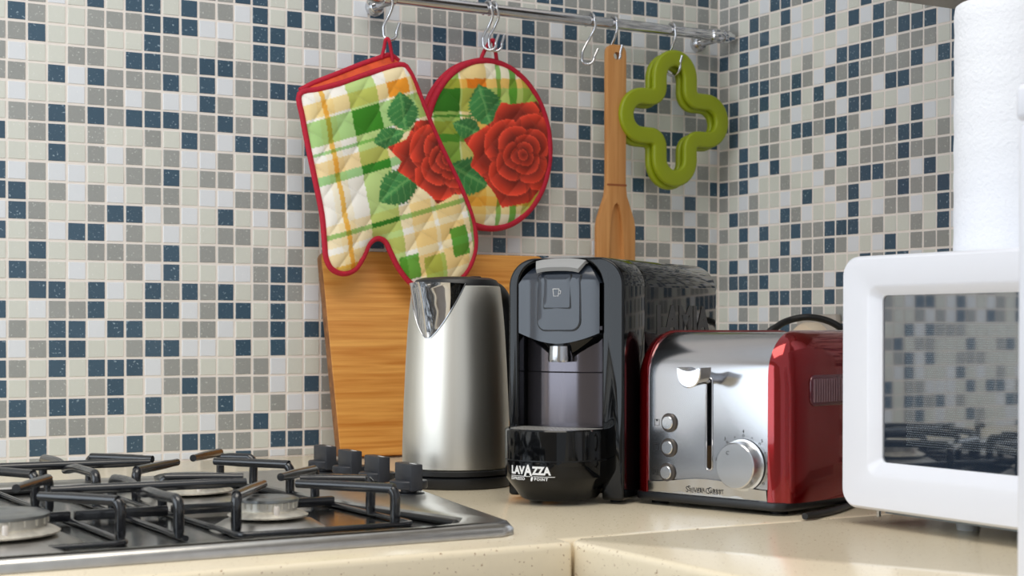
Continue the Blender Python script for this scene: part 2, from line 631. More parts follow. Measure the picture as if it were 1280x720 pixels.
# left wall, out of the frame, with the window that lights the room
wl = MB()
for a, b in (((-2.7, -3.4, -0.9), (-2.6, -1.70, 1.6)), ((-2.7, -0.06, -0.9), (-2.6, 0.10, 1.6)), ((-2.7, -1.70, -0.9), (-2.6, -0.06, 0.0)), ((-2.7, -1.70, 1.20), (-2.6, -0.06, 1.6))):
    wl.box(a, b)
tag(wl.build('wall_left', PLASTER), kind='structure')
win = tag(empty('window_1', (-2.65, -0.88, 0.60)), kind='structure')
for a, b in (((-0.02, -0.819, -0.599), (0.02, -0.77, 0.599)), ((-0.02, 0.77, -0.599), (0.02, 0.819, 0.599)), ((-0.02, -0.02, -0.55), (0.02, 0.02, 0.55)), ((-0.02, -0.77, -0.599), (0.02, 0.77, -0.55)), ((-0.02, -0.77, 0.55), (0.02, 0.77, 0.599))):
    MB().box(a, b).build('window_frame', WHITEPL, win, bevel=0.004)


# worktops: both with a softly rounded front edge
def worktop(name, poly, label):
    mb = MB()
    r = 0.012
    cx = sum(p[0] for p in poly) / len(poly)
    cy = sum(p[1] for p in poly) / len(poly)
    mb.prism(poly, lambda x, y: (x, y, -0.045), lambda x, y: (x, y, 0.0))
    return tag(mb.build(name, STONE, bevel=0.006, seg=3), label, 'worktop')


worktop('worktop', [(-2.6, -0.985), (-0.918, -0.985), (-0.914, -0.962), (-0.0005, -0.962), (-0.0005, -0.0005), (-2.6, -0.0005)],
        'cream speckled stone worktop carrying the gas hob, along the tiled back wall')
worktop('worktop', [(-0.9165, -2.9), (-0.0005, -2.9), (-0.0005, -0.9635), (-0.895, -0.9635), (-0.910, -0.969), (-0.9165, -0.985)],
        'speckled stone worktop under the white microwave, joined by a thin seam')

seam = MB().box((-0.896, -0.9634, -0.030), (-0.001, -0.9621, -0.0012)).build('seam_sealant', mat('brown_sealant', (112, 78, 50), 0.6), bpy.data.objects['worktop.001'])


def base_cabinet(loc, rz, w_, d_, label, doors):
    t = empty('base_cabinet', loc, rz, label, 'cabinet')
    MB().box((0, 0.02, 0.0), (w_, d_, 0.852)).build('carcass', CABWHITE, t, bevel=0.002)
    for i in range(doors):
        dw = w_ / doors
        dr = MB().box((i * dw + 0.002, 0, 0.10), ((i + 1) * dw - 0.002, 0.019, 0.848)).build('door', CABWHITE, t, bevel=0.003)
        MB().tube([(i * dw + 0.05, 0.001, 0.72), (i * dw + 0.05, -0.025, 0.72), (i * dw + 0.05, -0.025, 0.80), (i * dw + 0.05, 0.001, 0.80)], 0.004).build('handle', SATIN, dr)


base_cabinet((-2.58, -0.95, -0.899), 0, 1.66, 0.945, 'white base cabinet with doors under the hob worktop', 3)
base_cabinet((-0.885, -0.985, -0.899), -PI / 2, 1.88, 0.88, 'white base cabinet with doors under the microwave worktop', 4)

# wall cabinet whose underside shows at the top of the picture
WCZ = ony(1150, 5.5, -0.60)[2]
wc = empty('wall_cabinet', (-0.002, -0.60, WCZ), 0, 'dark wall cabinet hanging on the tiled side wall above the microwave', 'cabinet')
MB().box((-0.36, -1.6, 0.016), (0, 0, 0.62)).build('carcass', CABINET, wc, bevel=0.002)
MB().box((-0.362, -1.6, 0.0), (0, 0.001, 0.015)).build('bottom_trim', mat('cabinet_trim', (150, 145, 140), 0.4), wc, bevel=0.002)
for i in range(3):
    d_ = MB().box((-0.38, -0.53 * (i + 1) + 0.002, 0.02), (-0.363, -0.53 * i - 0.002, 0.615)).build('door', CABINET, wc, bevel=0.002)
    MB().tube([(-0.381, -0.53 * i - 0.05, 0.05), (-0.40, -0.53 * i - 0.05, 0.05), (-0.40, -0.53 * i - 0.05, 0.15), (-0.381, -0.53 * i - 0.05, 0.15)], 0.004).build('handle', SATIN, d_)

# ================================================================== GAS HOB
hob = empty('gas_hob', (-1.2, -0.63, 0.0), 0, 'stainless steel gas hob with black pan supports set in the worktop', 'hob')


def H(x, y, z=0.0):
    return (x + 1.2, y + 0.63, z)


HB = {'l': -1.555, 'f': -0.928, 'b': -0.325}
outer = [(HB['l'], HB['f']), (-0.955, HB['f']), (-0.938, -0.918), (-0.930, -0.900), (-0.905, -0.775), (-0.872, -0.62), (-0.838, -0.47), (-0.812, -0.36), (-0.815, -0.335), (-0.835, HB['b']), (HB['l'], HB['b'])]
inner = [(HB['l'] + 0.045, HB['f'] + 0.016), (-1.03, HB['f'] + 0.016), (-0.985, -0.896), (-0.962, -0.862), (-0.972, -0.80), (-0.992, -0.70), (-1.000, -0.62), (-1.002, -0.45), (-1.004, -0.40), (-1.02, -0.375), (HB['l'] + 0.045, -0.375)]


def inset_poly(poly, d):
    """offset a counter-clockwise polygon inwards by d"""
    out = []
    n = len(poly)
    for i in range(n):
        p0, p1, p2 = np.array(poly[i - 1]), np.array(poly[i]), np.array(poly[(i + 1) % n])
        a, b = p1 - p0, p2 - p1
        na = np.array([-a[1], a[0]]) / np.linalg.norm(a)
        nb = np.array([-b[1], b[0]]) / np.linalg.norm(b)
        k = na + nb
        k = k / max(1e-6, (1 + na @ nb))
        out.append(tuple(p1 + k * d))
    return out


ring = lambda poly, z: [H(x, y, z) for x, y in poly]
mb = MB()
mb.loft([ring(outer, 0.0005), ring(outer, 0.006), ring(inset_poly(outer, 0.004), 0.0105), ring(inset_poly(outer, 0.010), 0.0125), ring(inset_poly(inner, -0.010), 0.0125), ring(inset_poly(inner, -0.003), 0.0105), ring(inner, 0.003)], True, False)
mb.build('frame', HOBSTEEL, hob, smooth=50)
MB().prism(inset_poly(inner, -0.002), lambda x, y: H(x, y, 0.0012), lambda x, y: H(x, y, 0.0032)).build('drip_pan', HOBPAN, hob)
sp = [H(x, y, 0.0062) for x, y in inset_poly(inner, 0.003)]
MB().tube(sp, 0.0030, 8, True).build('seal', RUBBER, hob)

BURN = [(-1.118, -0.790, 0.0265, 0.0520), (-1.106, -0.545, 0.0350, 0.0640), (-1.362, -0.790, 0.0480, 0.0760), (-1.36, -0.545, 0.0300, 0.0500)]
for (bx, by, cr, dr) in BURN:
    t = MB().lathe([(dr, 0.0033), (dr * 0.97, 0.0048), (cr + 0.013, 0.0112), (cr + 0.002, 0.0125)], 40, H(bx, by)).build('burner', HOBSTEEL, hob)
    mb = MB().lathe([(cr * 0.7, 0.0123), (cr + 0.0085, 0.0145), (cr + 0.0095, 0.0160), (cr + 0.004, 0.0188), (cr - 0.001, 0.0202), (cr - 0.001, 0.0275), (cr - 0.004, 0.0280)], 40, H(bx, by))
    n = 22
    for i in range(n):   # flame ports: thin upright ribs round the ring
        a = 2 * PI * i / n
        c, s_ = cos(a), sin(a)
        o0 = H(bx, by)
        mb.tube([(o0[0] + (cr - 0.001) * c, o0[1] + (cr - 0.001) * s_, 0.0225), (o0[0] + (cr - 0.001) * c, o0[1] + (cr - 0.001) * s_, 0.0278)], 0.0013, 6)
    mb.build('flame_ring', ALU, t)
    MB().lathe([(cr - 0.003, 0.0273), (cr + 0.001, 0.0280), (cr + 0.001, 0.0304), (cr - 0.003, 0.0318), (cr * 0.55, 0.0323), (cr * 0.5, 0.0316), (cr * 0.2, 0.0318), (0.0005, 0.0318)], 40, H(bx, by)).build('burner_cap', mat('burner_cap_grey', (140, 142, 142), 0.28, 0.8, noise=(90, 0.25)), t)
    o0 = H(bx, by)
    ang = math.atan2(CAM[1] - by, CAM[0] - bx) + 0.25
    MB().lathe([(0.0026, 0.014), (0.0026, 0.0245), (0.0020, 0.0258), (0.0003, 0.0258)], 14, (o0[0] + (cr + 0.0035) * cos(ang), o0[1] + (cr + 0.0035) * sin(ang), 0)).build('igniter', mat('ceramic', (225, 215, 205), 0.4), t)

# control knobs: round skirt with an upright rectangular grip
for (kx, ky) in ((-0.884, -0.386), (-0.889, -0.467), (-0.898, -0.557), (-0.911, -0.659)):
    k = empty('knob', H(kx, ky, 0.0118), -0.05)
    k.scale = (1.18, 1.18, 1.1)
    k.parent = hob
    MB().lathe([(0.0140, -0.0006), (0.0140, 0.0012), (0.0070, 0.0020), (0.0070, 0.0050), (0.0160, 0.0056), (0.0168, 0.0068), (0.0168, 0.0120), (0.0160, 0.0130), (0.0005, 0.0130)], 36).build('knob_skirt', KNOBPL, k)
    MB().box((-0.0058, -0.0178, 0.0040), (0.0058, 0.0178, 0.0290)).build('knob_grip', KNOBPL, k, bevel=0.0014)
    MB().box((-0.0010, -0.0160, 0.0287), (0.0010, -0.0040, 0.0292)).build('knob_mark', WHITEPRINT, k)


# pan supports: a low rod frame, upright posts on it and bars that lean in over the burners
ZT, ZL = 0.0385, 0.0060


def finger(post, *rest):
    """post (x, y) on the frame, then points at the top height"""
    q = [(*post, ZL), (*post, 0.020), (*post, ZT - 0.006)]
    fx, fy = rest[0][0] - post[0], rest[0][1] - post[1]
    n_ = math.hypot(fx, fy)
    q.append((post[0] + fx / n_ * 0.004, post[1] + fy / n_ * 0.004, ZT - 0.0008))
    q.append((post[0] + fx / n_ * 0.010, post[1] + fy / n_ * 0.010, ZT))
    q += [(p[0], p[1], p[2] if len(p) > 2 else ZT) for p in rest]
    return q


def rect_loop(x0, x1, y0, y1):
    return [(x, y, ZL) for x, y in rrect(x0, x1, y0, y1, 0.012, 4)]


SUP = [
    ('black enamel pan support over the two burners farthest from the knobs', (-1.472, -1.262, -0.846, -0.352),
     [finger((-1.262, -0.822), (-1.310, -0.750)), finger((-1.262, -0.592), (-1.312, -0.674)), finger((-1.462, -0.842), (-1.405, -0.765)), finger((-1.470, -0.640), (-1.402, -0.690)),
      finger((-1.262, -0.540), (-1.296, -0.466)), finger((-1.266, -0.362), (-1.330, -0.440)), finger((-1.470, -0.560), (-1.412, -0.490)), finger((-1.462, -0.362), (-1.400, -0.430))],
     (-1.472, -1.262)),
    ('black enamel bridge piece of the pan supports, between its two larger neighbours', (-1.216, -1.204, -0.838, -0.340),
     [finger((-1.215, -0.832), (-1.219, -0.795), (-1.218, -0.765), (-1.212, -0.722, ZT - 0.005)), finger((-1.209, -0.622), (-1.206, -0.665), (-1.209, -0.708, ZT - 0.005)),
      finger((-1.209, -0.566), (-1.208, -0.520), (-1.209, -0.490), (-1.209, -0.452, ZT - 0.005)), finger((-1.205, -0.345), (-1.203, -0.400), (-1.205, -0.440, ZT - 0.005)),
      [(-1.290, -0.707, ZT), (-1.203, -0.714, ZT), (-1.112, -0.720, ZT)], [(-1.300, -0.442, ZT), (-1.210, -0.447, ZT), (-1.119, -0.454, ZT)]],
     (-1.258, -1.170)),
    ('black enamel pan support over the two burners beside the knobs', (-1.166, -0.999, -0.846, -0.352),
     [finger((-1.163, -0.830), (-1.104, -0.744)), finger((-1.018, -0.844), (-1.076, -0.757)), finger((-1.000, -0.755), (-1.055, -0.716)), finger((-1.166, -0.640), (-1.096, -0.672)), finger((-1.002, -0.628), (-1.064, -0.688)),
      finger((-1.163, -0.548), (-1.094, -0.470)), finger((-1.001, -0.560), (-1.055, -0.480)), finger((-1.000, -0.452), (-1.026, -0.424)), finger((-1.004, -0.358), (-1.061, -0.427)), finger((-1.156, -0.354), (-1.104, -0.418))],
     (-1.166, -0.999))]
for lab, fr, bars, mid in SUP:
    off = np.array([fr[0], fr[2], 0.0])
    g = empty('pan_support', tuple(off), 0, lab, 'pan support')
    for b in bars:
        pts = [p - off for p in smooth_path(b, 5)]
        n = len(pts)
        rad = [0.0047 if 1 < i < n - 2 else 0.0040 for i in range(n)]
        MB().tube(pts, 0.0047, 10, rads=rad).build('bar', ENAMEL, g, smooth=60)
    if fr[1] - fr[0] > 0.05:
        MB().tube([np.array(p) - off for p in rect_loop(*fr)], 0.0027, 8, True).build('frame_rod', ENAMEL, g, smooth=60)
    else:
        MB().tube([np.array(p) - off for p in ((-1.212, -0.842, ZL), (-1.209, -0.6, ZL), (-1.205, -0.336, ZL))], 0.0027, 8).build('frame_rod', ENAMEL, g, smooth=60)
    MB().box((mid[0] - off[0], -0.671 - off[1], 0.0055), (mid[1] - off[0], -0.663 - off[1], 0.0150)).build('cross_bar', ENAMEL, g, bevel=0.0015)

# ================================================================== CUTTING BOARD
bd = empty('cutting_board', (-0.548, -0.100, 0.0005), 0, 'bamboo cutting board leaning against the tiled back wall behind the kettle', 'cutting board')
lean = math.atan2(0.068, 0.290)
BW, BH = 0.372, 0.298
bt = 0.016


def BD(u, h, t):
    return (u, h * sin(lean) - t * cos(lean) + 0.016, h * cos(lean) + t * sin(lean))


pl = rrect(-BW / 2, BW / 2, 0, BH, (0.008, 0.008, 0.012, 0.012), 5)
o = MB().prism(pl, lambda u, h: BD(u, h, 0.0), lambda u, h: BD(u, h, bt)).build('panel', BAMBOO, bd, bevel=0.0012, seg=2, smooth=30)
o.data.materials.append(BAMBOOEDGE)
for p in o.data.polygons:
    if abs(p.normal.x) > 0.6:
        p.material_index = 1

# ================================================================== KETTLE
KX, KY = -0.7655, -0.4935
ket = empty('electric_kettle', (KX, KY, 0.0), 0, 'brushed steel electric kettle with black lid, standing beside the coffee machine', 'kettle')
MB().lathe([(0.058, 0.0), (0.0635, 0.0008), (0.0645, 0.003), (0.0640, 0.0120), (0.0610, 0.0140), (0.002, 0.0140)], 64).build('power_base', PLASTIC, ket)
MB().lathe([(0.0612, 0.0142), (0.0636, 0.0150), (0.0636, 0.0200), (0.0622, 0.0212), (0.002, 0.0212)], 64).build('foot_ring', PLASTIC, ket)
prof = [(0.0615, 0.0212), (0.0628, 0.0225), (0.0626, 0.045), (0.0612, 0.09), (0.0590, 0.14), (0.0566, 0.18), (0.0545, 0.205), (0.0525, 0.222), (0.0512, 0.2305), (0.0500, 0.2315), (0.030, 0.2318), (0.001, 0.2318)]
MB().lathe(prof, 96).build('body', STEEL, ket)
MB().lathe([(0.0502, 0.2316), (0.0500, 0.2340), (0.0470, 0.2385), (0.0400, 0.2410), (0.020, 0.2425), (0.0005, 0.2428)], 64).build('lid', PLASTIC, ket)


def kr(z):
    for (r0, z0), (r1, z1) in zip(prof, prof[1:]):
        if z0 <= z <= z1:
            return r0 + (r1 - r0) * (z - z0) / max(1e-9, z1 - z0)
    return prof[-4][0]


# pouring spout: polished wedge that swells out of the body towards its rim
camaz = math.atan2(CAM[1] - KY, CAM[0] - KX)
spaz = camaz - math.radians(34)
rows = []
NS, NW = 18, 20
for i in range(NS + 1):
    t = i / NS
    z = 0.172 + (0.2335 - 0.172) * t
    half = math.radians(4 + 42 * t ** 0.8)
    row = []
    for j in range(NW + 1):
        w_ = -1 + 2 * j / NW
        bulge = (0.0205 * t ** 1.3) * (1 - abs(w_)) ** 0.9 + 0.0012 * (1 - w_ ** 2) + 0.0003
        rr = kr(min(z, 0.2304)) + bulge
        a = spaz + half * w_
        zz = z + 0.0015 * t * (1 - abs(w_))
        row.append((rr * cos(a), rr * sin(a), zz))
    rows.append(row)
mb = MB()
mb.loft(rows, False, False, closed=False)
mb.add(rows[-1] + [(0.046 * cos(spaz), 0.046 * sin(spaz), 0.2322)], [(j, j + 1, NW + 1) for j in range(NW)])
mb.build('spout', CHROME, ket, smooth=60)
edge = [(x * 1.004, y * 1.004, z) for x, y, z in [r_[0] for r_ in rows[::-1]] + [r_[-1] for r_ in rows]]
MB().tube(edge, 0.0007, 6).build('spout_seam', SATIN, ket)
ha = spaz + PI
hp = [(0.050, 0.226), (0.066, 0.229), (0.090, 0.226), (0.103, 0.208), (0.105, 0.150), (0.100, 0.085), (0.088, 0.055), (0.066, 0.048), (0.060, 0.050)]
MB().tube(smooth_path([(r * cos(ha), r * sin(ha), z) for r, z in hp], 6), 0.0105, 12).build('handle', PLASTIC, ket)
MB().box((0.040 * cos(ha) - 0.006, 0.040 * sin(ha) - 0.006, 0.236), (0.040 * cos(ha) + 0.006, 0.040 * sin(ha) + 0.006, 0.2445)).build('lid_button', PLASTIC, ket, bevel=0.002)
MB().lathe([(0.0050, 0.001), (0.0050, 0.006)], 10, (0.0610 * cos(ha), 0.0610 * sin(ha), 0)).build('cord_outlet', RUBBER, ket)

# ================================================================== COFFEE MACHINE
CA = math.atan2(-0.852, 0.523)
cm = empty('coffee_machine', (-0.752, -0.7117, 0.0), CA, 'glossy black capsule coffee machine with a drip tray, between kettle and toaster', 'coffee machine')
UL, UR, UM = -0.0690, 0.0660, -0.0015
outer_p = rrect(UL, UR, 0.004, 0.2570, (0.004, 0.004, 0.030, 0.030), 10)


def shrink(poly, d):
    return inset_poly(poly, d)


MB().loft([[(u, 0.056, z) for u, z in shrink(outer_p, 0.001)], [(u, 0.062, z) for u, z in outer_p], [(u, 0.265, z) for u, z in outer_p], [(u, 0.283, z) for u, z in shrink(outer_p, 0.006)], [(u, 0.290, z) for u, z in shrink(outer_p, 0.016)]]).build('body', GLOSS, cm, smooth=50)
# front arch: two uprights and the rounded top
IL, IR = -0.0570, 0.0410
arch_o = rrect(UL, UR, 0.004, 0.2570, (0.004, 0.004, 0.030, 0.030), 12)
arch = []
oo = [p for p in arch_o]
k0 = 13           # start at the bottom right corner
o_seq = oo[k0 + 0:k0 + 13] + oo[26:39] + oo[39:52] + oo[0:13]
in_r = 0.026
inn = [(IR, 0.004)] + [(IR, 0.10)] + [(IR - in_r + in_r * cos(a), 0.2535 - in_r + in_r * sin(a)) for a in np.linspace(0, PI / 2, 9)] + [(IL + in_r + in_r * cos(a), 0.2535 - in_r + in_r * sin(a)) for a in np.linspace(PI / 2, PI, 9)] + [(IL, 0.10), (IL, 0.004)]
poly = o_seq + inn[::-1]
mb = MB()
n = len(poly)
mb.loft([[(u, 0.0, z) for u, z in poly], [(u, 0.056, z) for u, z in poly]], True, True)
mb.build('front_arch', GLOSS, cm, bevel=0.0025, seg=3, smooth=50)


# head panel: convex, its lower edge hangs in a smile
def head_v(u, z):
    uu = (u - UM - 0.0065 + 0.0) / 0.05
    top = max(0.0, (z - 0.230) / 0.018)
    return -0.0065 * (1 - min(1, uu * uu)) + 0.010 * top ** 2.0 - 0.001


def head_surface(poly_fn, nu, nz, off):
    rows = []
    for i in range(nz + 1):
        rows.append([poly_fn(j / nu, i / nz, off) for j in range(nu + 1)])
    return rows


def hp_pt(a, b, off):
    u = IL + 0.0008 + (IR - IL - 0.0016) * a
    w_ = (a - 0.5) * 2
    zlo = 0.1665 + 0.0115 * abs(w_) ** 1.8
    zhi = 0.2525 - max(0, abs(w_) - 0.45) ** 2 * 0.075
    z = zlo + (zhi - zlo) * b
    return (u, head_v(u, z) - off, z)


front = head_surface(hp_pt, 24, 16, 0.0)
mb = MB()
mb.loft(front, False, False, closed=False)
bk = [[(u, 0.05, z) for u, v, z in r_] for r_ in front]
mb.loft([front[0], bk[0]], False, False, closed=False)
mb.loft([front[-1], bk[-1]], False, False, closed=False)
mb.build('head_panel', GLOSSGREY, cm, smooth=50)


def on_head(u, z, off=0.0012):
    return (u, head_v(u, z) - off, z)


def plate_on_head(outl, name, material, parent, th):
    outl = list(outl)
    vs = [Vector(p) for p in outl]
    us, zs = [p[0] for p in outl], [p[1] for p in outl]
    c = ((min(us) + max(us)) / 2, (min(zs) + max(zs)) / 2)
    rings = [[on_head(u, z, -0.002) for u, z in outl], [on_head(u, z, th - 0.0005) for u, z in outl]]
    for k in (0.985, 0.85, 0.7, 0.55, 0.4, 0.25, 0.1):
        rings.append([on_head(c[0] + (u - c[0]) * k, c[1] + (z - c[1]) * k, th) for u, z in outl])
    return MB().loft(rings, False, True).build(name, material, parent, smooth=12)


flap = plate_on_head(rrect(-0.0325, 0.0205, 0.1795, 0.2400, (0.011, 0.011, 0.003, 0.003), 6), 'flap_seam', PLASTIC, cm, 0.0010)  # thin dark plates behind flap and button, showing as dark lines round their edges
flap = plate_on_head(rrect(-0.0313, 0.0193, 0.1807, 0.2400, (0.0098, 0.0098, 0.003, 0.003), 6), 'flap', GLOSSGREY, cm, 0.0018)
btnr = plate_on_head(rrect(-0.0240, 0.0100, 0.2030, 0.2395, 0.002, 4), 'button_seam', PLASTIC, cm, 0.0023)
btn = plate_on_head(rrect(-0.0229, 0.0089, 0.2041, 0.2395, 0.002, 4), 'button', GLOSSGREY, cm, 0.0030)
cup = [(-0.0110, 0.2240), (-0.0100, 0.2165), (-0.0045, 0.2165), (-0.0035, 0.2240), (-0.0110, 0.2240)]
mb = MB().tube([on_head(u, z, 0.0032) for u, z in cup], 0.00032, 5)
mb.tube([on_head(u, z, 0.0032) for u, z in [(-0.0037, 0.2225), (-0.0015, 0.2220), (-0.0018, 0.2190), (-0.0040, 0.2185)]], 0.0003, 5)
mb.build('cup_icon', WHITEPRINT, btn)
# grey capsule lever on top, its lip hangs over the head
lv = []
for i in range(14):
    t = i / 13
    v = -0.010 + 0.120 * t
    z = 0.2520 + 0.0078 * min(1, t * 5) ** 0.7 - 0.0012 * max(0, (t - 0.3))
    if i == 0:
        z = 0.2470
    hw = 0.0305 - 0.006 * max(0, (0.12 - t) / 0.12) ** 1.5
    lv.append([(UM - 0.005 - hw + 2 * hw * j / 12, v, z - 0.0022 * abs(2 * j / 12 - 1) ** 3) for j in range(13)])
mb = MB()
bot = [[(u, v + (0.002 if i == 0 else 0), z - 0.004) for u, v, z in r_] for i, r_ in enumerate(lv)]
mb.loft(lv, False, False, closed=False)
mb.loft(bot, False, False, closed=False)
for a_, b_ in ((lv[0], bot[0]), (lv[-1], bot[-1]), ([r_[0] for r_ in lv], [r_[0] for r_ in bot]), ([r_[-1] for r_ in lv], [r_[-1] for r_ in bot])):
    mb.loft([a_, b_], False, False, closed=False)
mb.build('capsule_lever', GREYPL, cm, smooth=50)
# black spout cowl under the head and its chrome outlet
rows = []
for i in range(9):
    t = i / 8
    z = 0.181 - 0.034 * t
    hw = 0.0485 * (1 - t) ** 0.75 + 0.004
    rows.append([(IL + 0.049 - hw + 2 * hw * j / 16, 0.016 - (0.022 * (1 - (2 * j / 16 - 1) ** 2)) * (1 - 0.2 * t), z) for j in range(17)])
mb = MB().loft(rows, False, False, closed=False)
mb.build('spout_cowl', GLOSS, cm, smooth=50)
MB().lathe([(0.0125, 0.0), (0.0130, 0.003), (0.0120, 0.0165)], 28, (-0.006, -0.002, 0.1475)).build('outlet', SATIN, cm)
# curved back panel of the cup bay with a seam
rows = []
for z in (0.078, 0.1355, 0.1362, 0.1370, 0.185):
    rows.append([(IL + (IR - IL) * j / 20, 0.022 - 0.014 * (1 - (2 * j / 20 - 1) ** 2) + (0.0012 if z == 0.1362 else 0), z) for j in range(21)])
MB().loft(rows, False, False, closed=False).build('bay_panel', SMOKE, cm, smooth=50)


# drip tray drawer: bowed front, bevelled bowl below
def tray_ring(z, inset, nf=28):
    L, R_ = -0.0630 + inset, 0.0480 - inset
    c = (L + R_) / 2
    hw = (R_ - L) / 2
    pts = []
    for i in range(nf + 1):
        a = PI + PI * i / nf
        pts.append((c + hw * cos(a) * (1.0), -0.006 + (0.060 - inset) * sin(a) * 1.0 if True else 0, z))
    # square the bow a little so that it reads as a drawer front
    out = []
    for (u, v, zz) in pts:
        k = abs((u - c) / hw)
        out.append((u, -0.006 - (0.056 - inset) * (1 - k ** 2.6) ** 0.62, zz))
    out.append((R_, 0.012, z))
    out.append((L, 0.012, z))
    return out


MB().loft([tray_ring(0.0040, 0.021), tray_ring(0.0060, 0.017), tray_ring(0.0270, 0.0012), tray_ring(0.0295, 0.0003), tray_ring(0.0462, 0.0)], True, True).build('drip_tray_base', GLOSS, cm, smooth=38)
MB().loft([tray_ring(0.0462, 0.0012), tray_ring(0.0474, 0.0012)], True, True).build('tray_seam', PLASTIC, cm, smooth=38)
MB().loft([tray_ring(0.0474, 0.0), tray_ring(0.0770, 0.0), tray_ring(0.0785, 0.0012), tray_ring(0.0785, 0.004), tray_ring(0.0650, 0.005)], True, True).build('drip_tray', GLOSS, cm, smooth=38)
gr = MB().loft([tray_ring(0.0768, 0.0055), tray_ring(0.0778, 0.0055)], True, True).build('grille', mat('grille_grey', (158, 155, 150), 0.35, 0.2), cm, smooth=38)
mb = MB()
for i in range(-9, 10):
    for j in range(-12, 3):
        u, v = -0.0075 + i * 0.0052 + (0.0026 if j % 2 else 0), j * 0.0044
        k = abs((u + 0.0075) / 0.050)
        if k < 0.98 and -0.006 - 0.0505 * (1 - k ** 2.6) ** 0.62 + 0.002 < v < 0.008:
            mb.loft([[(u + 0.0015 * cos(a), v + 0.0012 * sin(a), zz) for a in np.linspace(0, 2 * PI, 7)[:-1]] for zz in (0.0755, 0.0790)])
carve(gr, mb.build('cutter', PLASTIC))


def on_tray(s_, z):
    """arc-length-like position along the bowed front"""
    c, hw = -0.0075, 0.0555
    u = c + s_
    k = min(0.999, abs((u - c) / hw))
    return Vector((u, -0.006 - 0.056 * (1 - k ** 2.6) ** 0.62 - 0.0004, z))


LZ = 0.0335
# big wordmark: the middle letter is taller, as printed
text_mesh('wordmark', 'LAV', 0.0110, WHITEPRINT, lambda x, y: on_tray(-0.0275 + x * 1.12, LZ + y), cm, bold=0.00055, xs=0.80)
text_mesh('wordmark', 'A', 0.0150, WHITEPRINT, lambda x, y: on_tray(-0.0098 + x * 1.12, LZ - 0.0012 + y), cm, bold=0.0006, xs=0.74)
text_mesh('wordmark', 'ZZA', 0.0110, WHITEPRINT, lambda x, y: on_tray(-0.0005 + x * 1.12, LZ + y), cm, bold=0.00055, xs=0.80)
mb = MB()
for s0, s1 in ((-0.0277, -0.0030), (0.0008, 0.0235)):
    for i in range(8):
        a, b = s0 + (s1 - s0) * i / 8, s0 + (s1 - s0) * (i + 1) / 8
        mb.add([on_tray(a, LZ - 0.0026), on_tray(b, LZ - 0.0026), on_tray(b, LZ - 0.0020), on_tray(a, LZ - 0.0020)], [(0, 1, 2, 3)])
mb.add([on_tray(-0.0012 + 0.0013 * cos(a) + 0.0006 * sin(a), LZ - 0.0047 + 0.0025 * sin(a)) for a in np.linspace(0, 2 * PI, 13)[:-1]], [tuple(range(12))])
mb.build('underline_and_bean', WHITEPRINT, cm)
text_mesh('wordmark', 'ESPRESSO', 0.0040, WHITEPRINT, lambda x, y: on_tray(-0.0277 + x * 1.1, LZ - 0.0062 + y), cm, bold=0.00012, spacing=1.12, xs=0.88)
text_mesh('wordmark', 'POINT', 0.0040, WHITEPRINT, lambda x, y: on_tray(0.0016 + x * 1.1, LZ - 0.0062 + y), cm, bold=0.00012, spacing=1.25, xs=0.98)
# matte block lettering on the side panel
text_mesh('side_lettering', 'LAMIA', 0.046, MATTEGREY, lambda x, y: Vector((UR + 0.0004, 0.086 + x * 1.12, 0.178 + y * 0.9)), cm, bold=0.0026, spacing=1.08)
for u in (-0.05, 0.045):
    for v in (0.03, 0.26):
        MB().lathe([(0.007, 0.0), (0.007, 0.005)], 12, (u, v, 0)).build('foot', RUBBER, cm)

# ================================================================== TOASTER
TA = math.radians(-74.0)
to = empty('toaster', (-0.6925, -0.7590, 0.0), TA, 'red and polished steel toaster with dial and three buttons beside the microwave', 'toaster')
TV1, TZT, TZB = 0.285, 0.1790, 0.0135


def tprof(i, zb=TZB, n=9):
    """side outline of the toaster in (depth, height), pulled in by i"""
    r = 0.046
    v0, v1, zt = i, TV1 - i, TZT - i
    pts = [(v0, zb), (v0, zt - r)]
    pts += [(v0 + r - r * cos(a), zt - r + r * sin(a)) for a in np.linspace(0, PI / 2, n)][1:]
    pts += [(v1 - r + r * sin(a), zt - r + r * cos(a)) for a in np.linspace(0, PI / 2, n)]
    pts += [(v1, zb)]
    return pts


